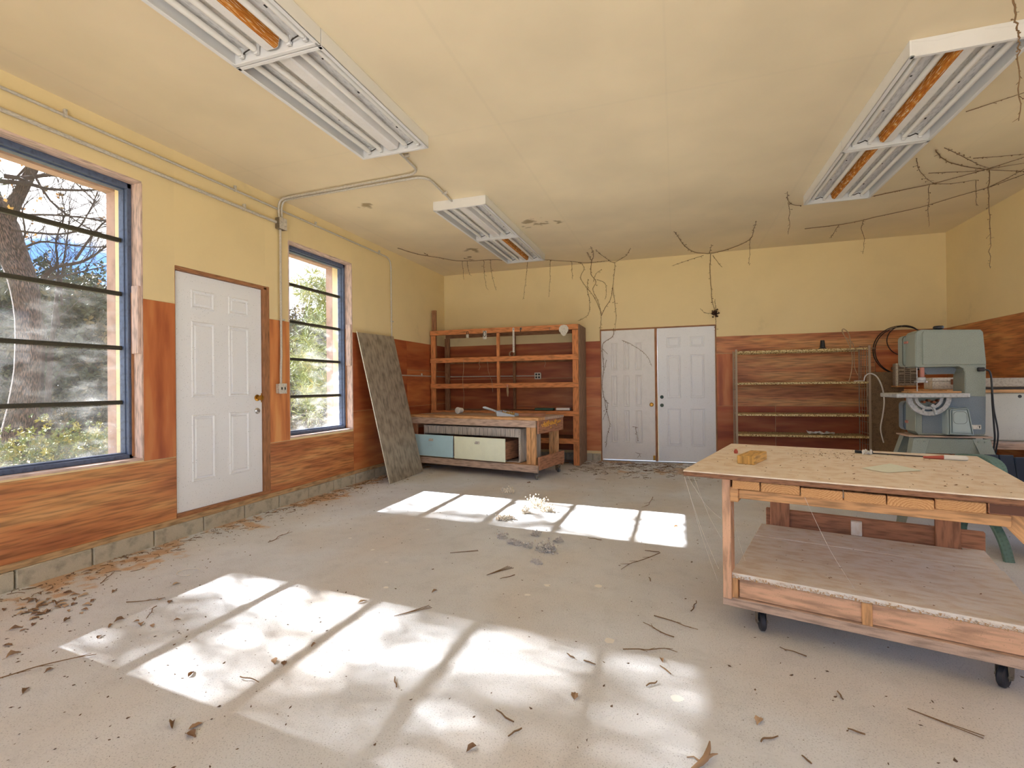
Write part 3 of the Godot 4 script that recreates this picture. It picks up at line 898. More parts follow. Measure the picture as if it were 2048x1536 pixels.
	st = mb(); tube(st, bent([Vector3(0, 0.012, 0.0), Vector3(0, 0.012, 0.02), Vector3(0, -0.02, 0.02), Vector3(0, -0.02, 0.008)], 0.008), 0.0035, 6)
	part(t, "hook", st, M.zinc_dark)
	# strings dangling from the middle rails
	for s in [[0.64, 1.67, 0.82, "long dusty string dangling from the second rail down to the bench"], [0.93, 1.67, 1.50, "shortest string knotted on the second rail left of the middle post"], [1.05, 1.66, 1.14, "dark frayed string hanging beside the middle post"], [2.03, 1.67, 1.52, "thin string hanging from the second rail at the right"]]:
		st = mb()
		var p := []
		for k in 7: p.append(Vector3(s[0] + 0.012 * sin(k * 1.7 + s[0]) + (0.02 * k if s[0] == 1.05 else 0.0), lerpf(s[1], s[2], k / 6.0), z + 0.006 + 0.004 * cos(k * 2.0)))
		tube(st, p, 0.0032, 5)
		solo("string", st, M.twine, s[3], "string", Transform3D(), "strings on the shelving")
	t = thing("putty_knife", "pale putty knife blade hanging under the third rail by the middle post", "putty knife", Vector3(1.405, 1.20, z))
	st = mb(); prism(st, PackedVector2Array([Vector2(-0.012, 0.03), Vector2(0.012, 0.03), Vector2(0.020, -0.06), Vector2(0.008, -0.14), Vector2(-0.006, -0.12), Vector2(-0.016, -0.05)]), 0.004)
	part(t, "blade", st, M.twine)
	st = mb(); span(st, Vector3(-0.014, 0.02, -0.002), Vector3(0.014, 0.06, 0.010), 0.003)
	part(t, "handle", st, M.pink)
	t = thing("tape_roll", "half roll of masking tape lying on the second shelf", "tape", Vector3(1.40, 1.712, 0.35))
	st = mb(); lathe(st, [Vector2(0.035, 0), Vector2(0.05, 0), Vector2(0.05, 0.03), Vector2(0.035, 0.03), Vector2(0.035, 0)], Transform3D(Basis(Vector3.RIGHT, PI * 0.5), Vector3(0, 0.05, 0)), 20)
	part(t, "roll", st, M.twine)
	st = mb(); span(st, Vector3(1.83, 0.846, 0.44), Vector3(2.13, 0.880, 0.56), 0.006)
	solo("flat_box", st, M.green, "flat dark green box lying on the shelf behind the bench", "box")
	t = thing("paperback", "small pale book lying on the shelf near the right post", "book", Vector3(2.29, 0.846, 0.50))
	st = mb(); span(st, Vector3(-0.11, 0.003, -0.06), Vector3(0.105, 0.038, 0.06), 0.001)
	part(t, "pages", st, M.paper)
	st = mb(); span(st, Vector3(-0.115, 0, -0.062), Vector3(0.11, 0.003, 0.062)); span(st, Vector3(-0.115, 0.038, -0.062), Vector3(0.11, 0.041, 0.062)); span(st, Vector3(-0.115, 0, -0.062), Vector3(-0.11, 0.041, 0.062))
	part(t, "cover", st, M.pink)

func caster(parent: Node, at: Vector3, r: float, turn: float, dark: Material, steel: Material) -> void:
	# swivel caster standing on y = 0 of its thing
	var c := Node3D.new()
	c.name = "caster"
	parent.add_child(c, true)
	c.position = at
	c.rotation.y = turn
	var hgt := at.y
	c.position.y = 0.0
	var st := mb()
	lathe(st, [Vector2(0.0, -0.014), Vector2(r * 0.82, -0.014), Vector2(r, -0.008), Vector2(r, 0.008), Vector2(r * 0.82, 0.014), Vector2(0.0, 0.014)], Transform3D(Basis(Vector3(0, 1, 0), Vector3(1, 0, 0), Vector3(0, 0, -1)), Vector3(0, r, 0.012)), 20)
	part(c, "wheel", st, dark)
	st = mb()
	for s in [-1.0, 1.0]:
		prism(st, PackedVector2Array([Vector2(-0.022, r * 0.75), Vector2(0.022, r * 0.75), Vector2(0.030, hgt - 0.008), Vector2(-0.030, hgt - 0.008)]), 0.003, Transform3D(Basis(Vector3(0, 0, 1), Vector3.UP, Vector3(-1, 0, 0)), Vector3(s * 0.021, 0, 0)))
	span(st, Vector3(-0.034, hgt - 0.012, -0.034), Vector3(0.034, hgt, 0.034), 0.002)
	tube(st, [Vector3(-0.028, r, 0.012), Vector3(0.028, r, 0.012)], 0.007, 8)
	part(c, "fork", st, steel)

func build_bench() -> void:
	M.grey_wood = detail(mat(C(210, 180, 156), 0.85, M.T_grain, Vector3(0.7, 5, 1)), M.T_speck, Vector3.ONE * 2.0)
	M.red_wood = mat(C(188, 132, 98), 0.8, M.T_grain, Vector3(0.7, 5, 1))
	M.fir = mat(C(228, 172, 116), 0.8, M.T_grain, Vector3(0.7, 6, 1))
	M.flute = mat(C(214, 202, 186), 0.7, M.T_grain, Vector3(0.4, 6.0, 1))
	M.rubber = mat(C(44, 46, 52), 0.55)
	var L := 2.21
	var D := 0.80
	var t := thing("workbench", "low wooden workbench on casters before the orange shelving, two drawers pulled open", "workbench", Vector3(0.090, 0.0, 1.436), -deg_to_rad(12.5))
	# top of four boards
	for k in 4:
		var z0 := -D * k / 4.0 + 0.012
		board(t, "top_board", Vector3(-0.01, 0.797, z0 - D / 8.0), Vector3(L + 0.012, 0.797, z0 - D / 8.0), 0.036, D / 4.0 - 0.003, [M.fir, M.grey_wood, M.grey_wood, M.grey_wood][k])
	board(t, "apron", Vector3(0.0, 0.732, -0.012), Vector3(L - 0.03, 0.732, -0.012), 0.092, 0.036, M.grey_wood)
	board(t, "apron", Vector3(0.0, 0.732, -D + 0.03), Vector3(L - 0.03, 0.732, -D + 0.03), 0.092, 0.036, M.red_wood)
	board(t, "end_apron", Vector3(L - 0.012, 0.690, -0.03), Vector3(L - 0.012, 0.690, -D + 0.012), 0.175, 0.026, M.red_wood)
	board(t, "end_apron", Vector3(0.012, 0.690, -0.03), Vector3(0.012, 0.690, -D + 0.012), 0.175, 0.026, M.red_wood)
	for e in [[0.075, -0.05, M.red_wood], [L - 0.155, -0.05, M.fir], [L - 0.085, -0.05, M.fir], [0.075, -D + 0.07, M.red_wood], [L - 0.16, -D + 0.07, M.fir], [L - 0.085, -D + 0.07, M.fir]]:
		board(t, "leg", Vector3(e[0], 0.196, e[1]), Vector3(e[0], 0.78, e[1]), 0.038, 0.086 if e[0] < 0.1 else 0.066, e[2], Vector3(0, 0, 1))
	board(t, "base_rail", Vector3(-0.01, 0.146, 0.0), Vector3(L, 0.146, 0.0), 0.092, 0.038, M.grey_wood)
	board(t, "base_rail", Vector3(-0.01, 0.146, -D + 0.03), Vector3(L, 0.146, -D + 0.03), 0.092, 0.038, M.red_wood)
	board(t, "base_end", Vector3(L - 0.002, 0.215, -0.022), Vector3(L - 0.002, 0.215, -D + 0.012), 0.172, 0.026, M.red_wood)
	board(t, "base_end", Vector3(0.0, 0.146, -0.02), Vector3(0.0, 0.146, -D + 0.05), 0.092, 0.038, M.red_wood)
	slab(t, "lower_deck", Vector3(0.02, 0.178, -D + 0.05), Vector3(L - 0.02, 0.195, -0.02), M.fir)
	for e in [[L - 0.05, -0.055, 0.5], [L - 0.05, -D + 0.10, 1.2], [0.07, -0.055, 0.2], [0.07, -D + 0.10, 0.9]]:
		caster(t, Vector3(e[0], 0.10, e[1]), 0.036, e[2], M.caster_grey, M.zinc_dark)
	# dried foam squeezed out along the end
	var st := mb()
	var r2 := RandomNumberGenerator.new()
	r2.seed = 5
	for k in 46:
		var zz := -0.06 - 0.62 * r2.randf()
		var yy := 0.765 - absf(r2.randfn(0, 0.035)) - 0.03 * r2.randf()
		blob(st, Vector3(L + 0.004, yy, zz), 0.010 + 0.012 * r2.randf(), r2)
	part(t, "dried_foam", st, M.foam)
	# chest lying under the top, with its two drawers
	var c := thing("drawer_chest", "grey streaked chest lying on the bench's lower deck under the top", "chest", Vector3(0.090, 0.196, 1.436), -deg_to_rad(12.5))
	st = mb()
	span(st, Vector3(0.20, 0.0, -0.70), Vector3(0.215, 0.46, -0.10)); span(st, Vector3(1.865, 0.0, -0.70), Vector3(1.885, 0.46, -0.10)); span(st, Vector3(0.2, 0.44, -0.70), Vector3(1.885, 0.46, -0.10)); span(st, Vector3(0.2, 0.0, -0.70), Vector3(1.885, 0.014, -0.10)); span(st, Vector3(0.2, 0.0, -0.70), Vector3(1.885, 0.46, -0.69))
	part(c, "carcass", st, M.flute)
	for k in 23:
		slab(c, "fluted_strip", Vector3(0.217 + k * 0.072, 0.34, -0.112), Vector3(0.2845 + k * 0.072, 0.458, -0.094 - 0.003 * (k % 2)), M.flute, 0.004)
	for k in 9:
		slab(c, "fluted_strip", Vector3(1.883, 0.008, -0.695 + k * 0.066), Vector3(1.894, 0.455, -0.634 + k * 0.066), M.flute, 0.004)
	for e in [["blue-painted front", 0.095, 0.845, M.drawer_blue, 0.030], ["pale yellow-green front", 0.885, 1.735, M.drawer_yellow, 0.050]]:
		var x0: float = e[1]
		var x1: float = e[2]
		var zf: float = e[4]
		var dr := Node3D.new()
		dr.name = "drawer"
		c.add_child(dr, true)
		dr.set_meta("label", "drawer with a " + e[0])
		slab(dr, "front", Vector3(x0, 0.015, zf - 0.020), Vector3(x1, 0.330, zf), e[3], 0.003)
		st = mb(); span(st, Vector3(x0 + 0.03, 0.03, -0.52), Vector3(x0 + 0.042, 0.28, zf - 0.02)); span(st, Vector3(x1 - 0.042, 0.03, -0.52), Vector3(x1 - 0.03, 0.28, zf - 0.02)); span(st, Vector3(x0 + 0.03, 0.03, -0.52), Vector3(x1 - 0.03, 0.04, zf - 0.02)); span(st, Vector3(x0 + 0.03, 0.03, -0.52), Vector3(x1 - 0.03, 0.28, -0.51))
		part(dr, "tray", st, M.red_wood)
		st = mb()
		var xm := (x0 + x1) * 0.5 - 0.02
		span(st, Vector3(xm - 0.036, 0.238, zf), Vector3(xm + 0.036, 0.276, zf + 0.004), 0.001); tube(st, [Vector3(xm - 0.03, 0.252, zf + 0.016), Vector3(xm + 0.03, 0.252, zf + 0.016)], 0.012, 10)
		part(dr, "cup_pull", st, M.zinc)
	# things on the bench
	var B := Transform3D(Basis(Vector3.UP, -deg_to_rad(12.5)), Vector3(0.090, 0.815, 1.436))
	t = thing("dustpan", "pale metal dustpan full of wood dust lying on the bench", "dustpan")
	t.transform = B * Transform3D(Basis(Vector3.UP, 0.15), Vector3(1.62, 0.0, -0.24))
	st = mb()
	prism(st, PackedVector2Array([Vector2(-0.13, -0.10), Vector2(0.15, -0.13), Vector2(0.15, 0.13), Vector2(-0.13, 0.10)]), 0.004, Transform3D(Basis(Vector3(1, 0, 0), Vector3(0, 0, -1), Vector3(0, 1, 0)), Vector3(0, 0.002, 0)))
	for s in [-1.0, 1.0]:
		poly(st, [Vector3(-0.13, 0.0, s * 0.10), Vector3(0.15, 0.0, s * 0.13), Vector3(0.15, 0.018, s * 0.14), Vector3(-0.13, 0.075, s * 0.115)], Vector3(0, 0.2, s).normalized(), [Vector2.ZERO, Vector2.RIGHT, Vector2.ONE, Vector2.DOWN])
	poly(st, [Vector3(-0.13, 0.0, -0.10), Vector3(-0.13, 0.0, 0.10), Vector3(-0.145, 0.075, 0.115), Vector3(-0.145, 0.075, -0.115)], Vector3(-1, 0.2, 0).normalized(), [Vector2.ZERO, Vector2.RIGHT, Vector2.ONE, Vector2.DOWN])
	part(t, "pan", st, M.enamel_blue)
	st = mb(); tube(st, [Vector3(-0.13, 0.035, 0), Vector3(-0.22, 0.075, 0), Vector3(-0.36, 0.115, 0), Vector3(-0.39, 0.118, 0)], [0.016, 0.014, 0.018, 0.010], 10)
	part(t, "handle", st, M.enamel_blue)
	st = mb()
	for k in 40: blob(st, Vector3(-0.09 + 0.16 * r2.randf(), 0.012 + 0.035 * r2.randf(), r2.randf_range(-0.08, 0.08)), 0.012 + 0.012 * r2.randf(), r2)
	part(t, "wood_dust", st, M.sawdust).set_meta("kind", "stuff")
	st = mb(); box(st, Transform3D(), Vector3(0.36, 0.042, 0.10), 0.003, ruo())
	solo("wood_offcut", st, M.red_wood, "short dark plank lying beside the dustpan on the bench", "plank", B * Transform3D(Basis(Vector3.UP, 0.30), Vector3(1.98, 0.021, -0.28)))
	t = thing("paper_cup", "round white paper cup lying on its side at the left of the bench", "cup")
	t.transform = B * Transform3D(Basis(Vector3(1, 0, 0), PI * 0.5), Vector3(0.62, 0.052, -0.40))
	st = mb(); lathe(st, [Vector2(0.0, 0.010), Vector2(0.046, 0.008), Vector2(0.050, 0.0), Vector2(0.052, 0.004), Vector2(0.038, -0.10), Vector2(0.0, -0.10)], Transform3D(), 22)
	part(t, "cup", st, M.paper)

func blob(st: SurfaceTool, at: Vector3, r: float, g: RandomNumberGenerator) -> void:
	# a rough lump: octahedron with uneven corners
	var v := []
	for d in [Vector3.RIGHT, Vector3.UP, Vector3.BACK, Vector3.LEFT, Vector3.DOWN, Vector3.FORWARD]:
		v.append(at + d * r * (0.7 + 0.6 * g.randf()))
	for f in [[0, 1, 2], [1, 3, 2], [3, 4, 2], [4, 0, 2], [1, 0, 5], [3, 1, 5], [4, 3, 5], [0, 4, 5]]:
		var c: Vector3 = (v[f[0]] + v[f[1]] + v[f[2]]) / 3.0 - at
		poly(st, [v[f[0]], v[f[1]], v[f[2]]], c.normalized(), [Vector2.ZERO, Vector2(0.1, 0), Vector2(0, 0.1)])

func build_leaning_sheet() -> void:
	# a sheet of hardboard leaning on the left wall
	var t := thing("hardboard_sheet", "tall grey-brown scuffed hardboard sheet leaning against the left wall beside window two", "sheet")
	var a := Vector3(0.478, 0.004, 2.18)
	var c := Vector3(0.046, 1.965, 2.235)
	var st := mb()
	box(st, Transform3D(), Vector3(a.distance_to(c), 0.006, 0.885), 0.001, Vector2(0.3, 0.2))
	part(t, "sheet", st, M.hardboard, along(a, c, Vector3(1, 0.3, 0)))
	var e := mb()
	box(e, Transform3D(), Vector3(a.distance_to(c), 0.012, 0.006), 0.001)
	part(t, "metal_edge", e, M.plate, along(a + Vector3(0, 0, 0.445), c + Vector3(0, 0, 0.445), Vector3(1, 0.3, 0)))

# ---------------------------------------------------------------- the right-hand end: wire shelving, band saw, chair, cabinet
func rods(t: Node, called: String, list: Array, r: float, m: Material) -> void:
	var st := mb()
	for l in list: tube(st, l, r, 6)
	part(t, called, st, m)

func build_wire_shelf() -> void:
	M.wire = detail(mat(C(172, 152, 128), 0.6, null, Vector3.ONE, "uv", 0.3), M.T_speck, Vector3.ONE * 4.0)
	M.rusty_cream = detail(mat(Color.WHITE, 0.75, M.T_chipped, Vector3(2.2, 2.2, 1)), M.T_speck, Vector3.ONE * 2.0)
	var t := thing("wire_shelving", "rusty cream metal shelving with wire ends against the wainscot right of the doors", "shelves")
	var xl := 4.790
	var xr := 6.388
	for y in [1.690, 1.243, 0.802, 0.515, 0.14]:
		var st := mb()
		span(st, Vector3(xl, y - 0.004, 0.05), Vector3(xr, y + 0.003, 0.45), 0.001, ruo())
		span(st, Vector3(xl, y - 0.026, 0.444), Vector3(xr, y + 0.004, 0.452), 0.002, ruo())
		span(st, Vector3(xl, y - 0.026, 0.048), Vector3(xr, y + 0.004, 0.056), 0.002, ruo())
		part(t, "shelf", st, M.rusty_cream)
	for x in [xl - 0.008, xr + 0.008]:
		for z in [0.050, 0.452]:
			var st := mb()
			span(st, Vector3(x - 0.014 if z > 0.2 else x - 0.006, 0.0, z - 0.003), Vector3(x + 0.014 if z > 0.2 else x + 0.006, 1.72, z + 0.003), 0.001)
			part(t, "upright", st, M.wire)
		for z in [0.16, 0.25, 0.34, 0.415]:
			rods(t, "end_rod", [[Vector3(x, 0.02, z), Vector3(x, 1.70, z)]], 0.0035, M.wire)
		for k in 11:
			rods(t, "rung", [[Vector3(x + 0.004, 0.10 + 0.15 * k, 0.05), Vector3(x + 0.004, 0.10 + 0.15 * k, 0.452)]], 0.0035, M.wire)
	# wires of the bent top corner on the right
	rods(t, "bent_wire", [[Vector3(6.10, 1.675, 0.45), Vector3(6.30, 1.70, 0.40), Vector3(6.33, 1.725, 0.30), Vector3(6.52, 1.690, 0.30), Vector3(6.36, 1.665, 0.46), Vector3(6.12, 1.672, 0.46)], [Vector3(6.33, 1.725, 0.30), Vector3(6.345, 1.25, 0.28)], [Vector3(6.36, 1.665, 0.46), Vector3(6.375, 1.05, 0.44)]], 0.004, M.wire)
	# on the shelves
	t = thing("nozzle", "black plastic nozzle standing on the top wire shelf", "nozzle", Vector3(5.905, 1.693, 0.25))
	part(t, "flange", turned([Vector2(0, 0), Vector2(0.050, 0), Vector2(0.050, 0.022), Vector2(0.036, 0.028), Vector2(0.036, 0.030)], 18), M.black)
	part(t, "cone", turned([Vector2(0.034, 0.028), Vector2(0.024, 0.130), Vector2(0.018, 0.132), Vector2(0.016, 0.10), Vector2(0, 0.10)], 18), M.black)
	t = thing("crumpled_paper", "crumpled grey-white paper on the lowest visible wire shelf", "paper", Vector3(5.86, 0.522, 0.28))
	part(t, "sheet", crumple(0.30, 0.16, 0.045, 31), M.paper)
	solo("wood_strip", strip_mesh(Vector3(0.115, 0.012, 0.03)), M.paper, "thin white strip lying on the right end of the second wire shelf", "strip", Transform3D(Basis(Vector3.UP, 0.3), Vector3(6.29, 1.253, 0.40)))
	# cords
	var st := mb()
	tube(st, smooth([Vector3(6.335, 1.255, 0.44), Vector3(6.345, 1.32, 0.46), Vector3(6.40, 1.350, 0.47), Vector3(6.47, 1.30, 0.48), Vector3(6.525, 1.16, 0.48), Vector3(6.545, 0.98, 0.48), Vector3(6.53, 0.80, 0.47), Vector3(6.505, 0.62, 0.47), Vector3(6.54, 0.44, 0.46)]), 0.0085, 8)
	solo("hose", st, M.paper, "thin white hose curving down from the right end of the wire shelving", "hose")
	st = mb()
	tube(st, smooth([Vector3(6.17, 1.25, 0.42), Vector3(6.20, 1.42, 0.43), Vector3(6.205, 1.62, 0.42), Vector3(6.17, 1.80, 0.36), Vector3(6.13, 1.93, 0.30), Vector3(6.15, 1.965, 0.30), Vector3(6.20, 1.90, 0.32), Vector3(6.205, 1.76, 0.38), Vector3(6.19, 1.69, 0.42)]), 0.006, 7)
	tube(st, smooth([Vector3(6.13, 1.955, 0.30), Vector3(6.15, 1.86, 0.34), Vector3(6.20, 1.80, 0.36), Vector3(6.24, 1.72, 0.38), Vector3(6.24, 1.45, 0.40), Vector3(6.27, 1.33, 0.42)]), 0.005, 7)
	solo("cord_loop", st, M.twine, "looped tan cord hung over the top of the wire shelving's right end", "cord")
	st = mb()
	for e in [[0.325, 6.90, 1.672, 0.0], [0.20, 6.935, 1.80, 0.012], [0.318, 6.91, 1.665, 0.016]]:
		var ring := []
		for k in 41:
			var a := TAU * k / 40.0
			ring.append(Vector3(e[1] + e[0] * cos(a), e[2] + e[0] * sin(a) * 1.02, 0.022 + e[3] + 0.006 * sin(a * 2.0)))
		tube(st, ring, 0.006, 6, false)
	solo("saw_blade_coil", st, M.soot, "coiled dark band saw blade hung on the back wall behind the band saw", "blade")
	# the board leaning at the back and the grille in front of it
	st = mb(); box(st, Transform3D(), Vector3(0.43, 1.372, 0.012), 0.001, Vector2(0.2, 0.4))
	solo("fibreboard_panel", st, M.fibre, "brown-grey fibreboard panel leaning on the back wall beside the wire shelving", "panel", Transform3D(Basis(Vector3.RIGHT, -0.05), Vector3(6.69, 0.688, 0.115)))
	t = thing("heater_grille", "beige slotted wall heater left of the band saw's head", "heater", Vector3(6.85, 1.165, 0.22))
	st = mb(); span(st, Vector3(-0.105, 0.02, -0.045), Vector3(0.12, 0.315, 0.11), 0.008)
	part(t, "case", st, M.beige_metal)
	st = mb(); span(st, Vector3(-0.125, 0.01, 0.09), Vector3(-0.104, 0.315, 0.135), 0.004)
	part(t, "side_trim", st, M.plate)
	for k in 9:
		for c in 3:
			if k > 4 and c != 1 and k % 2: continue
			st = mb(); span(st, Vector3(-0.085 + c * 0.066, 0.055 + k * 0.024, 0.109), Vector3(-0.030 + c * 0.066, 0.065 + k * 0.024, 0.1135), 0.001)
			part(t, "slot", st, M.soot)
	st = mb(); span(st, Vector3(-0.125, 0.0, -0.045), Vector3(0.125, 0.02, 0.14), 0.003)
	part(t, "base_tray", st, M.fir)
	st = mb(); span(st, Vector3(-0.06, 0.235, -0.214), Vector3(0.06, 0.275, -0.04), 0.003)
	part(t, "wall_bracket", st, M.zinc_dark)

func strip_mesh(s: Vector3) -> SurfaceTool:
	var st := mb()
	box(st, Transform3D(), s, 0.002, ruo())
	return st

func smooth(pts: Array, n := 5) -> Array:
	# Catmull-Rom through the points
	var o := []
	for i in pts.size() - 1:
		var p0: Vector3 = pts[maxi(i - 1, 0)]
		var p1: Vector3 = pts[i]
		var p2: Vector3 = pts[i + 1]
		var p3: Vector3 = pts[mini(i + 2, pts.size() - 1)]
		for k in n: o.append(p1.cubic_interpolate(p2, p0, p3, float(k) / n))
	o.append(pts[pts.size() - 1])
	return o

func crumple(w: float, d: float, h: float, sd: int) -> SurfaceTool:
	# a creased sheet standing a little off what it lies on
	var g := RandomNumberGenerator.new()
	g.seed = sd
	var nx := 8
	var nz := 5
	var p := []
	for i in nx + 1:
		var col := []
		for j in nz + 1:
			col.append(Vector3((float(i) / nx - 0.5) * w + g.randf_range(-0.2, 0.2) * w / nx, 0.002 + h * pow(g.randf(), 1.8), (float(j) / nz - 0.5) * d + g.randf_range(-0.2, 0.2) * d / nz))
		p.append(col)
	var st := mb()
	for i in nx:
		for j in nz:
			for tri in [[p[i][j], p[i + 1][j], p[i + 1][j + 1]], [p[i][j], p[i + 1][j + 1], p[i][j + 1]]]:
				var n: Vector3 = (tri[1] - tri[0]).cross(tri[2] - tri[0]).normalized()
				if n.y < 0: n = -n
				poly(st, tri, n, [Vector2(tri[0].x, tri[0].z), Vector2(tri[1].x, tri[1].z), Vector2(tri[2].x, tri[2].z)])
	return st

func rounded_slab(st: SurfaceTool, o: PackedVector2Array, z0: float, z1: float, r: float) -> void:
	# outline pushed from z0 to z1 with a rounded front edge
	prism(st, o, z1 - z0 - r, Transform3D(Basis(), Vector3(0, 0, z0)))
	var steps := 4
	var last := o
	var lz := z1 - r
	for k in steps:
		var a := PI * 0.5 * (k + 1) / steps
		var ins := Geometry2D.offset_polygon(o, -r * (1.0 - cos(a)), Geometry2D.JOIN_MITER)
		var cur: PackedVector2Array = ins[0]
		var cz := z1 - r + r * sin(a)
		if cur.size() == last.size():
			# match the start of the two outlines
			var best := 0
			for i in cur.size():
				if cur[i].distance_to(last[0]) < cur[best].distance_to(last[0]): best = i
			var turned_o := PackedVector2Array()
			for i in cur.size(): turned_o.append(cur[(i + best) % cur.size()])
			if turned_o[1].distance_to(last[1]) > turned_o[turned_o.size() - 1].distance_to(last[1]):
				var rev := PackedVector2Array([turned_o[0]])
				for i in range(turned_o.size() - 1, 0, -1): rev.append(turned_o[i])
				turned_o = rev
			cur = turned_o
			for i in cur.size():
				var j := (i + 1) % cur.size()
				var q := [Vector3(last[i].x, last[i].y, lz), Vector3(last[j].x, last[j].y, lz), Vector3(cur[j].x, cur[j].y, cz), Vector3(cur[i].x, cur[i].y, cz)]
				var c := (last[i] + last[j]) * 0.5
				var e := (last[j] - last[i]).normalized()
				var n2 := Vector2(e.y, -e.x)
				if Geometry2D.is_point_in_polygon(c + n2 * 0.001, o): n2 = -n2
				poly(st, q, Vector3(n2.x * cos(a), n2.y * cos(a), sin(a) + 0.2).normalized(), [Vector2(q[0].x, q[0].y), Vector2(q[1].x, q[1].y), Vector2(q[2].x, q[2].y), Vector2(q[3].x, q[3].y)])
		last = cur
		lz = cz
	var tri := Geometry2D.triangulate_polygon(last)
	for i in range(0, tri.size(), 3):
		var ps := []
		var us := []
		for k in 3:
			ps.append(Vector3(last[tri[i + k]].x, last[tri[i + k]].y, z1))
			us.append(last[tri[i + k]])
		poly(st, ps, Vector3(0, 0, 1), us)

func moved(o: PackedVector2Array, d: Vector2) -> PackedVector2Array:
	var r := PackedVector2Array()
	for p in o: r.append(p + d)
	return r

func build_band_saw() -> void:
	M.saw = detail(mat(C(162, 170, 156), 0.5, M.T_mottle, Vector3(2, 2, 1)), M.T_speck_pale, Vector3.ONE * 1.6)
	M.saw_dark = detail(mat(C(132, 144, 152), 0.5, M.T_mottle, Vector3(2, 2, 1)), M.T_speck_pale, Vector3.ONE * 1.6)
	M.saw_cover = mat(C(170, 184, 180), 0.5, M.T_mottle, Vector3(3, 3, 1))
	M.cast = detail(mat(C(190, 192, 190), 0.45, null, Vector3.ONE, "uv", 0.4), M.T_dirty, Vector3.ONE * 4.0)
	M.rail_pink = mat(C(180, 120, 104), 0.6)
	# everything in world x and y, with the front face at z = 0 of the thing (2.9 in the room)
	var t := thing("band_saw", "grey-green band saw with a tilted-scale table standing on a splayed steel stand", "band saw", Vector3(0, 0, 2.90))
	# frame: a C of head, column and lower body
	var st := mb()
	var frame := PackedVector2Array([Vector2(5.985, 0.770), Vector2(6.445, 0.770), Vector2(6.458, 0.785), Vector2(6.468, 1.30), Vector2(6.470, 1.40), Vector2(6.452, 1.655), Vector2(6.435, 1.676), Vector2(6.02, 1.694), Vector2(5.985, 1.680), Vector2(5.972, 1.660), Vector2(5.965, 1.372), Vector2(5.985, 1.362), Vector2(6.28, 1.364), Vector2(6.312, 1.345), Vector2(6.322, 1.31), Vector2(6.318, 1.125), Vector2(5.985, 1.125), Vector2(5.965, 1.10), Vector2(5.962, 0.80)])
	rounded_slab(st, frame, -0.20, -0.006, 0.012)
	part(t, "frame", st, M.saw)
	# doors of the head and the body, proud of the frame, with their shadow gaps
	st = mb()
	rounded_slab(st, PackedVector2Array([Vector2(6.020, 1.385), Vector2(6.455, 1.378), Vector2(6.450, 1.44), Vector2(6.437, 1.635), Vector2(6.425, 1.656), Vector2(6.03, 1.676), Vector2(6.020, 1.660)]), -0.01, 0.006, 0.004)
	part(t, "upper_door", st, M.saw)
	st = mb()
	rounded_slab(st, PackedVector2Array([Vector2(6.010, 0.785), Vector2(6.440, 0.785), Vector2(6.452, 0.80), Vector2(6.458, 1.105), Vector2(6.20, 1.112), Vector2(6.16, 1.07), Vector2(6.10, 1.03), Vector2(6.010, 1.02)]), -0.01, 0.004, 0.004)
	part(t, "lower_door", st, M.saw_dark)
	# wheel covers behind, showing at the left
	for e in [[1.372, 1.662, M.saw], [0.79, 1.06, M.saw_dark]]:
		st = mb()
		rounded_slab(st, moved(rrect(0.50, e[1] - e[0], 0.04), Vector2(6.195, (e[0] + e[1]) * 0.5)), -0.30, -0.205, 0.02)
		part(t, "wheel_cover", st, e[2])
	st = mb(); span(st, Vector3(5.957, 1.585, -0.21), Vector3(5.985, 1.605, -0.15), 0.003); span(st, Vector3(5.957, 0.86, -0.21), Vector3(5.985, 0.885, -0.15), 0.003)
	part(t, "latch", st, M.rail_pink)
	# throat lining and blade guard
	st = mb(); prism(st, PackedVector2Array([Vector2(6.05, 1.362), Vector2(6.10, 1.30), Vector2(6.30, 1.302), Vector2(6.318, 1.362)]), 0.05, Transform3D(Basis(), Vector3(0, 0, -0.18)))
	part(t, "throat_plate", st, M.saw_dark)
	st = mb(); span(st, Vector3(6.012, 1.25, -0.05), Vector3(6.040, 1.372, -0.02), 0.004)
	part(t, "guide_post", st, M.rail_pink)
	st = mb(); span(st, Vector3(5.972, 1.226, -0.055), Vector3(6.05, 1.246, 0.0), 0.004); span(st, Vector3(5.99, 1.240, -0.045), Vector3(6.045, 1.275, -0.012), 0.004)
	for x in [5.978, 6.04]: tube(st, [Vector3(x, 1.234, -0.01), Vector3(x, 1.234, 0.014)], 0.009, 10)
	part(t, "blade_guide", st, M.cast)
	st = mb(); span(st, Vector3(5.984, 1.08, -0.034), Vector3(5.992, 1.37, -0.032))
	part(t, "blade", st, M.cast)
	# table on its trunnion
	st = mb(); span(st, Vector3(5.755, 1.100, -0.17), Vector3(6.262, 1.138, 0.20), 0.006)
	for k in 2: span(st, Vector3(5.81 + 0.09 * k, 1.112, 0.199), Vector3(5.815 + 0.09 * k, 1.138, 0.2025))
	var table := part(t, "table", st, M.cast)
	st = mb(); span(st, Vector3(5.90, 1.138, -0.12), Vector3(6.25, 1.152, 0.10), 0.003, ruo())
	part(table, "wood_facing", st, M.fir)
	st = mb()
	var arc := PackedVector2Array()
	for k in 17: arc.append(Vector2(6.03, 1.10) + Vector2(cos(PI + PI * k / 16), sin(PI + PI * k / 16)) * 0.158)
	for k in 17: arc.append(Vector2(6.03, 1.10) + Vector2(cos(TAU - PI * k / 16), sin(TAU - PI * k / 16)) * 0.122)
	prism(st, arc, 0.03, Transform3D(Basis(), Vector3(0, 0, 0.05)))
	arc = PackedVector2Array()
	for k in 15: arc.append(Vector2(6.03, 1.10) + Vector2(cos(PI + PI * k / 14), sin(PI + PI * k / 14)) * 0.104)
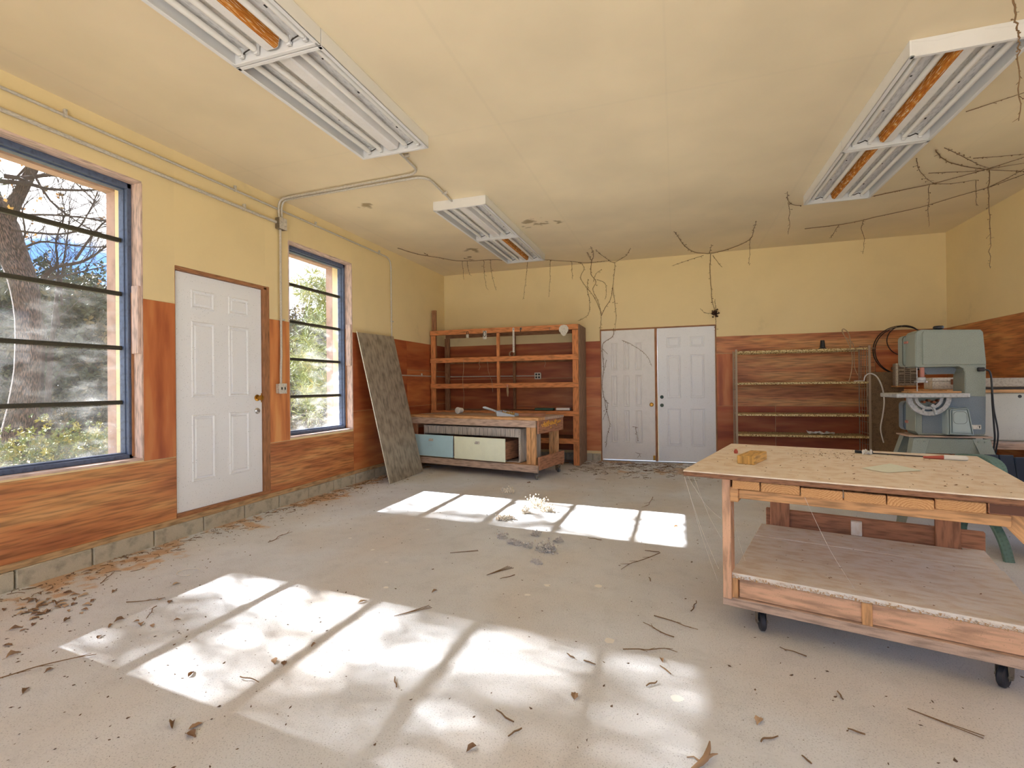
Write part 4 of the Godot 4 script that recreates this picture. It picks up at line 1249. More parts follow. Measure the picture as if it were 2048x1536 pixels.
	for k in 15: arc.append(Vector2(6.03, 1.10) + Vector2(cos(TAU - PI * k / 14), sin(TAU - PI * k / 14)) * 0.080)
	prism(st, arc, 0.03, Transform3D(Basis(), Vector3(0, 0, 0.045)))
	for x in [-0.14, -0.05, 0.05]: box(st, Transform3D(Basis(Vector3(0, 0, 1), x * 5.0), Vector3(6.03 + x * 0.7, 0.995 + absf(x) * 0.1, 0.055)), Vector3(0.02, 0.05, 0.02))
	part(t, "trunnion", st, M.cast)
	st = mb(); tube(st, [Vector3(6.055, 1.025, 0.08), Vector3(6.062, 0.99, 0.10), Vector3(6.066, 0.955, 0.105)], [0.010, 0.007, 0.011], 9); tube(st, [Vector3(6.05, 1.03, 0.05), Vector3(6.05, 1.03, 0.095)], 0.014, 10)
	part(t, "clamp_lever", st, M.cast)
	st = mb()
	for k in 4: tube(st, [Vector3(6.0 + 0.035 * k, 1.06 + 0.012 * (k % 2), 0.02), Vector3(6.0 + 0.035 * k, 1.06 + 0.012 * (k % 2), 0.07)], 0.011, 8)
	part(t, "screws", st, M.rail_rust)
	# motor cover
	st = mb()
	rounded_slab(st, PackedVector2Array([Vector2(6.150, 0.785), Vector2(6.325, 0.778), Vector2(6.322, 0.80), Vector2(6.292, 1.002), Vector2(6.275, 1.016), Vector2(6.165, 1.010), Vector2(6.150, 0.995)]), 0.0, 0.125, 0.022)
	var mc := part(t, "motor_cover", st, M.saw_cover)
	st = mb()
	var og := moved(rrect(0.095, 0.105, 0.03), Vector2(6.225, 0.93))
	var ig := moved(rrect(0.090, 0.100, 0.028), Vector2(6.225, 0.93))
	for i in og.size():
		var j := (i + 1) % og.size()
		poly(st, [Vector3(og[i].x, og[i].y, 0.1255), Vector3(og[j].x, og[j].y, 0.1255), Vector3(ig[j].x, ig[j].y, 0.1255), Vector3(ig[i].x, ig[i].y, 0.1255)], Vector3(0, 0, 1), [Vector2.ZERO, Vector2.RIGHT, Vector2.ONE, Vector2.DOWN])
	part(mc, "cover_groove", st, M.soot)
	st = mb(); span(st, Vector3(6.335, 0.826, 0.003), Vector3(6.422, 0.863, 0.0055), 0.001)
	var nm := part(t, "name_plate", st, M.plate)
	st = mb(); span(st, Vector3(6.343, 0.834, 0.0055), Vector3(6.350, 0.854, 0.0062)); span(st, Vector3(6.407, 0.834, 0.0055), Vector3(6.414, 0.854, 0.0062)); span(st, Vector3(6.343, 0.852, 0.0055), Vector3(6.36, 0.855, 0.0062)); span(st, Vector3(6.395, 0.852, 0.0055), Vector3(6.414, 0.855, 0.0062))
	part(nm, "print", st, M.black)
	# tension knob, switch, cord
	st = mb(); lathe(st, [Vector2(0, 0.036), Vector2(0.032, 0.034), Vector2(0.038, 0.026), Vector2(0.038, 0.010), Vector2(0.030, 0.004), Vector2(0.016, 0.0), Vector2(0.016, -0.02)], Transform3D(Basis(), Vector3(6.176, 1.694, -0.10)), 14)
	part(t, "tension_knob", st, M.black)
	st = mb(); span(st, Vector3(6.40, 1.318, -0.005), Vector3(6.45, 1.352, 0.022), 0.006)
	part(t, "switch", st, M.black)
	st = mb(); tube(st, smooth([Vector3(6.44, 1.335, 0.012), Vector3(6.475, 1.315, 0.025), Vector3(6.485, 1.22, 0.03), Vector3(6.488, 1.05, 0.03), Vector3(6.498, 0.85, 0.03), Vector3(6.505, 0.73, 0.02), Vector3(6.49, 0.55, 0.0)]), 0.007, 7)
	tube(st, smooth([Vector3(6.485, 1.18, 0.035), Vector3(6.495, 1.0, 0.035), Vector3(6.52, 0.84, 0.03), Vector3(6.525, 0.735, 0.02), Vector3(6.51, 0.55, -0.01)]), 0.006, 7)
	part(t, "power_cord", st, M.black)
	st = mb()
	for x in [6.03, 6.40]: span(st, Vector3(x - 0.06, 0.765, -0.18), Vector3(x + 0.06, 0.772, 0.03), 0.002)
	part(t, "foot", st, M.zinc_dark)
	# stand
	t = thing("saw_stand", "grey-green steel stand with splayed angle legs under the band saw", "stand", Vector3(0, 0, 2.90))
	st = mb(); span(st, Vector3(5.90, 0.752, -0.24), Vector3(6.49, 0.765, 0.03), 0.002, ruo())
	part(t, "top_board", st, M.grey_wood)
	for e in [[0.035, 1.0], [-0.245, -1.0]]:
		st = mb(); prism(st, PackedVector2Array([Vector2(5.93, 0.742), Vector2(6.47, 0.742), Vector2(6.49, 0.615), Vector2(5.91, 0.615)]), 0.004, Transform3D(Basis(), Vector3(0, 0, e[0])))
		part(t, "apron", st, M.saw)
	for sx in [-1.0, 1.0]:
		for sz in [-1.0, 1.0]:
			st = mb()
			var top := Vector3(6.195 + sx * 0.265, 0.745, -0.105 + sz * 0.145)
			var foot := Vector3(6.195 + sx * 0.44, 0.0, -0.105 + sz * 0.29)
			var d := (foot - top)
			# angle iron: one wing across x, one along z
			var a0 := top
			var a1 := foot
			var wx := Vector3(-sx * 0.115, 0, 0)
			var wx1 := Vector3(-sx * 0.05, 0, 0)
			var wz := Vector3(0, 0, -sz * 0.09)
			var wz1 := Vector3(0, 0, -sz * 0.045)
			for q in [[a0, a0 + wx, a1 + wx1, a1, Vector3(0, 0, sz)], [a0, a0 + wz, a1 + wz1, a1, Vector3(sx, 0, 0)]]:
				var n: Vector3 = (q[1] - q[0]).cross(q[3] - q[0]).normalized()
				if n.dot(q[4]) < 0: n = -n
				for k in [0.0, -0.004]:
					poly(st, [q[0] + n * k, q[1] + n * k, q[2] + n * k, q[3] + n * k], n if k == 0.0 else -n, [Vector2(0, 0), Vector2(0.1, 0), Vector2(0.1, 0.7), Vector2(0, 0.7)])
				for i in 4:
					var j: int = (i + 1) % 4
					poly(st, [q[i], q[j], q[j] - n * 0.004, q[i] - n * 0.004], ((q[i] + q[j]) * 0.5 - (q[0] + q[1] + q[2] + q[3]) * 0.25).normalized(), [Vector2.ZERO, Vector2.RIGHT, Vector2.ONE, Vector2.DOWN])
			if sz > 0:
				for k in 3: tube(st, [top + Vector3(-sx * (0.03 + 0.045 * (k % 2)), -0.025 - 0.06 * (k / 2), sz * 0.002), top + Vector3(-sx * (0.03 + 0.045 * (k % 2)), -0.025 - 0.06 * (k / 2), sz * 0.010)], 0.008, 8)
			part(t, "leg", st, M.saw)

func build_right_corner() -> void:
	# low bench along the right wall with a grey cabinet on it
	M.grey_paint = detail(mat(C(196, 192, 178), 0.55, M.T_mottle, Vector3.ONE), M.T_speck, Vector3.ONE * 0.8)
	var t := thing("side_bench", "low wooden bench in the right corner carrying the grey cabinet", "bench")
	for k in 3:
		board(t, "top_board", Vector3(6.56, 0.607, 1.02 + k * 0.385 + 0.19), Vector3(7.42, 0.607, 1.02 + k * 0.385 + 0.19), 0.062, 0.380, M.grey_wood)
	for x in [6.60, 7.36]:
		for z in [1.08, 2.08]:
			board(t, "leg", Vector3(x, 0, z), Vector3(x, 0.576, z), 0.06, 0.06, M.red_wood, Vector3(0, 0, 1))
	t = thing("cabinet", "pale grey painted cabinet with a round hole, in the right corner behind the band saw", "cabinet", Vector3(0, 0.64, 0))
	var st := mb(); span(st, Vector3(6.60, 0.0, 1.04), Vector3(7.42, 0.478, 1.985), 0.003)
	part(t, "carcass", st, M.grey_paint)
	st = mb(); span(st, Vector3(6.62, 0.012, 1.985), Vector3(7.41, 0.468, 2.0), 0.003)
	part(t, "panel", st, M.grey_paint)
	st = mb(); lathe(st, [Vector2(0, 0.001), Vector2(0.014, 0.001), Vector2(0.016, 0.0)], Transform3D(Basis(Quaternion(Vector3.UP, Vector3(0, 0, 1))), Vector3(7.153, 0.442, 2.0)), 14)
	part(t, "finger_hole", st, M.black)
	st = mb(); span(st, Vector3(6.56, 0.479, 1.03), Vector3(7.42, 0.509, 2.02), 0.003, ruo())
	part(t, "worktop", st, M.fir)
	t = thing("metal_case", "long flat grey metal case lying on the grey cabinet against the right wall", "case", Vector3(0, 1.15, 0))
	st = mb(); span(st, Vector3(6.86, 0.025, 1.60), Vector3(7.41, 0.115, 1.95), 0.006)
	part(t, "lid", st, M.beige_metal)
	st = mb(); span(st, Vector3(6.87, 0.0, 1.61), Vector3(7.40, 0.025, 1.94), 0.003)
	part(t, "tray", st, M.soot)
	t = thing("recipe_box", "cream hinged tin box with a rusty catch seen through the band saw's throat", "box", Vector3(6.66, 1.15, 1.28))
	st = mb(); span(st, Vector3(0, 0, 0), Vector3(0.30, 0.085, 0.20), 0.004)
	part(t, "body", st, M.plate)
	st = mb(); span(st, Vector3(-0.003, 0.087, -0.003), Vector3(0.303, 0.128, 0.203), 0.005)
	part(t, "lid", st, M.plate)
	st = mb(); span(st, Vector3(0.165, 0.05, 0.2), Vector3(0.195, 0.11, 0.212), 0.003)
	part(t, "catch", st, M.rail_rust)
	# the green chair between saw and table
	t = thing("patio_chair", "dark green and navy patio chair with worn pale arm behind the big table", "chair", Vector3(6.36, 0, 3.60))
	for s in [-1.0, 1.0]:
		st = mb()
		var xx: float = s * 0.27
		var leg := smooth([Vector3(xx * 0.95, 0.0, -0.30), Vector3(xx * 0.97, 0.12, -0.27), Vector3(xx, 0.22, -0.16), Vector3(xx, 0.26, 0.0), Vector3(xx, 0.23, 0.14), Vector3(xx * 0.97, 0.12, 0.24), Vector3(xx * 0.95, 0.0, 0.29)])
		ribbon(st, leg, 0.030, 0.055)
		part(t, "arched_leg", st, M.chair_green)
		st = mb()
		ribbon(st, smooth([Vector3(xx * 1.04, 0.24, 0.12), Vector3(xx * 1.08, 0.42, 0.24), Vector3(xx * 1.12, 0.60, 0.30), Vector3(xx * 1.14, 0.675, 0.25), Vector3(xx * 1.14, 0.69, 0.08), Vector3(xx * 1.08, 0.66, -0.20), Vector3(xx * 0.92, 0.62, -0.33)]), 0.022, 0.075)
		part(t, "armrest", st, M.chair_green)
	st = mb()
	for k in 6:
		var u := -0.25 + 0.1 * k
		box(st, Transform3D(Basis(Vector3.RIGHT, 0.08), Vector3(u, 0.335, 0.0)), Vector3(0.094, 0.018, 0.56), 0.005)
	box(st, Transform3D(Basis(), Vector3(0, 0.30, 0.27)), Vector3(0.60, 0.06, 0.03), 0.01)
	box(st, Transform3D(Basis(), Vector3(0, 0.265, -0.1)), Vector3(0.58, 0.05, 0.05), 0.01)
	part(t, "seat", st, M.chair_navy)
	for k in 6:
		st = mb()
		var u := -0.235 + 0.094 * k
		box(st, Transform3D(Basis(Vector3.RIGHT, -0.22), Vector3(u, 0.48, -0.30)), Vector3(0.091, 0.30 + 0.03 * (2.5 - absf(k - 2.5)), 0.016), 0.005)
		part(t, "back_slat", st, M.chair_navy)
	st = mb(); box(st, Transform3D(Basis(Vector3.RIGHT, -0.22), Vector3(0, 0.56, -0.335)), Vector3(0.60, 0.07, 0.03), 0.01)
	part(t, "back_rail", st, M.chair_navy)

func ribbon(st: SurfaceTool, pts: Array, t: float, w: float) -> void:
	# a bar of rectangular section, w wide across x and t thick, following pts in a plane of constant x
	for i in pts.size() - 1:
		var a: Vector3 = pts[i]
		var c: Vector3 = pts[i + 1]
		var d := (c - a).normalized()
		var ext := d * t * 0.2
		var side := (Vector3.RIGHT - d * d.dot(Vector3.RIGHT)).normalized()
		box(st, Transform3D(Basis(d, side, d.cross(side)), (a + c) * 0.5), Vector3((c - a + ext * 2.0).length(), w, t), 0.004)

# ---------------------------------------------------------------- the big rolling table
func build_table() -> void:
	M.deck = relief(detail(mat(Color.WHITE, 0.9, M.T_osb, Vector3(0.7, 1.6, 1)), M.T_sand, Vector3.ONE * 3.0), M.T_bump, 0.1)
	M.top = detail(mat(C(255, 246, 234), 0.85, M.T_osb, Vector3(1.0, 1.0, 1)), M.T_sand, Vector3.ONE * 2.6)
	M.top_edge = mat(C(158, 112, 82), 0.9, M.T_grain, Vector3(2, 12, 1))
	M.fuzz = mat(C(206, 164, 116), 0.95, M.T_sand, Vector3(8, 8, 1))
	M.endgrain = []
	for k in 3: M.endgrain.append(mat(Color.WHITE, 0.85, rings_texture(k), Vector3.ONE))
	var t := thing("rolling_table", "large dusty wooden table on casters at the right, plank ends showing under its top", "table", Vector3(3.988, 0.0, 5.482), -deg_to_rad(15.5))
	var st := mb()
	box(st, Transform3D(), Vector3(1.33, 0.007, 1.315), 0.001, Vector2(0.3, 0.4))
	part(t, "top_sheet", st, M.top, Transform3D(Basis(), Vector3(0.665, 0.7965, -0.6575)))
	st = mb()
	box(st, Transform3D(), Vector3(1.327, 0.022, 1.312), 0.003, Vector2(0.3, 0.4))
	part(t, "top_core", st, M.top_edge, Transform3D(Basis(), Vector3(0.665, 0.7818, -0.6575)))
	# seven planks under the top with bare ends to the front
	var xs := [0.228, 0.352, 0.517, 0.680, 0.832, 0.987, 1.143, 1.30]
	for k in 7:
		var x0: float = xs[k] + 0.002
		var x1: float = xs[k + 1] - 0.002
		var drop: float = [0.0, 0.003, 0.008, 0.010, 0.010, 0.004, 0.0][k]
		var pl := slab(t, "plank", Vector3(x0, 0.728 - drop, -1.28), Vector3(x1, 0.770 - drop, -0.012 - 0.008 * (k % 2)), M.fir if k < 6 else M.red_wood, 0.003)
		st = mb()
		var zf := -0.0115 - 0.008 * (k % 2)
		var f0 := Vector3(x0 + 0.003, 0.731 - drop, zf)
		poly(st, [f0, Vector3(x1 - 0.003, f0.y, zf), Vector3(x1 - 0.003, 0.767 - drop, zf), Vector3(x0 + 0.003, 0.767 - drop, zf)], Vector3(0, 0, 1), [Vector2(0, 1), Vector2(1, 1), Vector2(1, 0), Vector2(0, 0)])
		var eg := part(pl, "end_grain", st, M.endgrain[k % 3] if k < 6 else M.dark_end)
		eg.transform = pl.transform.affine_inverse()
	board(t, "cross_rail", Vector3(0.25, 0.694, -0.085), Vector3(1.22, 0.694, -0.085), 0.045, 0.038, M.fir)
	board(t, "cross_rail", Vector3(0.25, 0.694, -1.20), Vector3(1.22, 0.694, -1.20), 0.045, 0.038, M.fir)
	# legs
	for e in [[0.190, -0.125, 0.040, 0.095, M.pink_wood], [0.322, -1.175, 0.112, 0.040, M.red_wood], [1.175, -1.175, 0.112, 0.040, M.red_wood], [1.322, -0.150, 0.085, 0.040, M.fir]]:
		slab(t, "leg", Vector3(e[0] - e[2] * 0.5, 0.290 if e[0] > 1.3 else 0.16, e[1] - e[3] * 0.5), Vector3(e[0] + e[2] * 0.5, 0.770 if e[0] < 0.2 else 0.727, e[1] + e[3] * 0.5), e[4], 0.003)
	slab(t, "cleat", Vector3(0.212, 0.655, -0.16), Vector3(0.250, 0.727, -0.05), M.fir, 0.003)
	board(t, "brace", Vector3(1.215, 0.715, -0.105), Vector3(1.345, 0.555, -0.105), 0.07, 0.036, M.fir)
	# lower deck of three planks, the front one torn particle board
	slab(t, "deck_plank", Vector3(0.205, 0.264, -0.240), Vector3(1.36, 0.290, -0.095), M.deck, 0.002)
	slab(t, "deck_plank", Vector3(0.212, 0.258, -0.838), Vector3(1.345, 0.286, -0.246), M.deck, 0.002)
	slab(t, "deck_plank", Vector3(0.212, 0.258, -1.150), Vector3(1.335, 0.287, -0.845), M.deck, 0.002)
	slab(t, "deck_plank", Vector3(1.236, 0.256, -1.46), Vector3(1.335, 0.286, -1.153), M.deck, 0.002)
	# torn, fluffy front edge
	st = mb()
	var g := RandomNumberGenerator.new()
	g.seed = 77
	for k in 300:
		var x := 0.207 + 1.15 * k / 300.0
		var a := Vector3(x, 0.262 + 0.016 * g.randf(), -0.095)
		var d := Vector3(g.randf_range(-0.006, 0.006), g.randf_range(-0.006, 0.003), 0.003 + 0.005 * g.randf())
		var w := Vector3(0.003 + 0.003 * g.randf(), 0, 0)
		poly(st, [a - w, a + w + Vector3(0, -0.004, 0), a + d], Vector3(0, 0.2, 1).normalized(), [Vector2(x, 0), Vector2(x + 0.01, 0), Vector2(x, 0.01)])
		poly(st, [a - w + Vector3(0, 0.006, 0), a + w + Vector3(0, 0.003, 0), a + d + Vector3(0.002, 0.004, 0)], Vector3(0, 0.6, 1).normalized(), [Vector2(x, 0), Vector2(x + 0.01, 0), Vector2(x, 0.01)])
	var tear := part(t, "torn_edge", st, M.fuzz)
	tear.set_meta("kind", "stuff")
	board(t, "front_board", Vector3(0.24, 0.213, -0.120), Vector3(1.37, 0.213, -0.120), 0.094, 0.016, M.pink_wood)
	slab(t, "cleat", Vector3(0.200, 0.162, -0.150), Vector3(0.236, 0.262, -0.098), M.fir, 0.003)
	slab(t, "cleat", Vector3(0.742, 0.150, -0.119), Vector3(0.782, 0.262, -0.100), M.fir, 0.003)
	board(t, "base_rail", Vector3(0.165, 0.142, -0.115), Vector3(1.40, 0.142, -0.115), 0.044, 0.045, M.grey_wood)
	board(t, "base_rail", Vector3(0.165, 0.142, -1.17), Vector3(1.40, 0.142, -1.17), 0.044, 0.045, M.red_wood)
	board(t, "base_rail", Vector3(0.19, 0.142, -0.14), Vector3(0.19, 0.142, -1.15), 0.044, 0.045, M.red_wood)
	board(t, "base_rail", Vector3(1.37, 0.142, -0.14), Vector3(1.37, 0.142, -1.15), 0.044, 0.045, M.red_wood)
	slab(t, "side_board", Vector3(0.215, 0.164, -1.15), Vector3(0.231, 0.257, -0.16), M.pink_wood)
	board(t, "rear_board", Vector3(0.235, 0.285, -1.215), Vector3(1.34, 0.285, -1.215), 0.20, 0.036, M.red_wood)
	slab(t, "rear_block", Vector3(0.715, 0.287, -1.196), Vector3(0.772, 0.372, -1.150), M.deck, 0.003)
	for e in [[0.329, -0.184, 0.35], [1.219, -0.19, -0.5], [0.329, -1.10, 0.9], [1.219, -1.10, 0.1]]:
		caster(t, Vector3(e[0], 0.120, e[1]), 0.044, e[2], M.rubber, M.zinc_dark)
	# things lying on it
	var B := Transform3D(Basis(Vector3.UP, -deg_to_rad(15.5)), Vector3(3.988, 0.800, 5.482))
	st = mb(); box(st, Transform3D(), Vector3(0.26, 0.046, 0.088), 0.003, ruo())
	solo("wood_block", st, M.fir_yellow, "short yellowish wood block lying on the big table's left side", "block", B * Transform3D(Basis(Vector3.UP, PI * 0.5 - 0.12), Vector3(0.256, 0.023, -0.475)))
	t = thing("paper_sheet", "pale creased paper sheet lying in the middle of the big table", "paper")
	t.transform = B * Transform3D(Basis(Vector3.UP, 0.15), Vector3(0.875, 0.001, -0.54))
	st = mb()
	var P4 := [Vector3(-0.125, 0.001, 0.03), Vector3(0.03, 0.008, -0.14), Vector3(0.13, 0.002, 0.01), Vector3(-0.04, 0.001, 0.14)]
	poly(st, [P4[0], P4[1], Vector3(0.0, 0.006, 0.0)], Vector3.UP, [Vector2.ZERO, Vector2.RIGHT, Vector2.ONE])
	poly(st, [P4[1], P4[2], Vector3(0.0, 0.006, 0.0)], Vector3.UP, [Vector2.ZERO, Vector2.RIGHT, Vector2.ONE])
	poly(st, [P4[2], P4[3], Vector3(0.0, 0.006, 0.0)], Vector3.UP, [Vector2.ZERO, Vector2.RIGHT, Vector2.ONE])
	poly(st, [P4[3], P4[0], Vector3(0.0, 0.006, 0.0)], Vector3.UP, [Vector2.ZERO, Vector2.RIGHT, Vector2.ONE])
	part(t, "sheet", st, M.paper_green)
	t = thing("caulk_tube", "flattened red and white tube near the big table's back right corner", "tube")
	t.transform = B * Transform3D(Basis(Vector3.UP, -0.1), Vector3(1.17, 0.014, -1.06))
	st = mb(); tube(st, [Vector3(-0.02, 0, 0), Vector3(0.07, 0, 0), Vector3(0.08, -0.002, 0)], [0.014, 0.014, 0.008], 10)
	part(t, "tube", st, M.paper)
	st = mb(); tube(st, [Vector3(-0.11, -0.008, 0), Vector3(-0.02, -0.002, 0)], [0.006, 0.012], 9)
	part(t, "label_end", st, M.faded_red)
	t = thing("screwdriver", "thin dark rod lying along the back edge of the big table", "tool")
	t.transform = B * Transform3D(Basis(Vector3.UP, -0.05), Vector3(1.02, 0.006, -1.12))
	st = mb(); tube(st, [Vector3(-0.20, 0, 0), Vector3(0.06, 0, 0.01)], 0.004, 6)
	part(t, "shaft", st, M.soot)
	st = mb(); tube(st, [Vector3(-0.28, 0.004, -0.01), Vector3(-0.19, 0.004, 0)], 0.009, 8)
	part(t, "handle", st, M.black)
	solo("red_wire_nut", turned([Vector2(0, 0), Vector2(0.010, 0), Vector2(0.013, 0.012), Vector2(0.006, 0.026), Vector2(0, 0.027)], 10), M.faded_red, "small red wire nut near the big table's back left corner", "wire nut", B * Transform3D(Basis(), Vector3(0.12, 0.0, -0.78)))
	solo("crumpled_film", crumple(0.05, 0.05, 0.03, 8), M.paper, "small crumpled clear-white wrapper at the back of the big table", "wrapper", B * Transform3D(Basis(), Vector3(0.80, 0.0, -1.10)))
	# chips and dust on the top and on the deck: nobody could count them
	st = mb()
	g.seed = 401
	for k in 420:
		var q := Vector3(g.randf_range(0.03, 1.30), 0.0005, -g.randf_range(0.03, 1.28))
		if g.randf() < 0.35: q = Vector3(0.62 + g.randfn(0, 0.09), 0.0005, -0.98 + g.randfn(0, 0.10))
		if k % 5 == 0: q = Vector3(g.randf_range(0.3, 1.2), -0.509, -g.randf_range(0.12, 1.1))
		q.x = clampf(q.x, 0.02, 1.31)
		q.z = clampf(q.z, -1.28, -0.02)
		chip(st, q, 0.002 + 0.007 * pow(g.randf(), 2.0), g)
	var ch := part(self, "wood_chips", st, M.chip, B)
	tag(ch, "brown wood chips and crumbs scattered over the big table", "wood chips", "", "stuff")

func chip(st: SurfaceTool, at: Vector3, r: float, g: RandomNumberGenerator) -> void:
	# a sliver lying flat with a little thickness
	var a := g.randf() * TAU
	var x := Vector3(cos(a), g.randf_range(-0.1, 0.25), sin(a)) * r
	var z := Vector3(-sin(a), 0, cos(a)) * r * g.randf_range(0.2, 0.7)
	var y := Vector3(0, r * g.randf_range(0.15, 0.5), 0)
	var v := [at - x, at - z, at + x + y * 0.5, at + z]
	var top := at + y + x * g.randf_range(-0.4, 0.4)
	for i in 4:
		var n: Vector3 = (v[(i + 1) % 4] - v[i]).cross(top - v[i]).normalized()
		if n.y < 0: n = -n
		poly(st, [v[i], v[(i + 1) % 4], top], n, [Vector2.ZERO, Vector2(0.02, 0), Vector2(0, 0.02)])

func rings_texture(k: int) -> ImageTexture:
	# sawn end of a plank: growth rings round a pith off the edge
	var w := 160
	var h := 48
	var im := Image.create(w, h, false, Image.FORMAT_RGB8)
	var c := Vector2([60.0, 100.0, 20.0][k], [-30.0, 70.0, -50.0][k])
	var n := FastNoiseLite.new()
	n.seed = 60 + k
	n.frequency = 0.06
	for y in h:
		for x in w:
			var d := Vector2(x, y * 1.15).distance_to(c) + n.get_noise_2d(x, y) * 4.0
			var v := pow(fposmod(d / [9.0, 13.0, 11.0][k], 1.0), 1.6)
			im.set_pixel(x, y, C(214, 166, 112).lerp(C(168, 108, 60), v * 0.75).darkened(0.06 * n.get_noise_2d(x * 5.0, y * 5.0)))
	return ImageTexture.create_from_image(im)

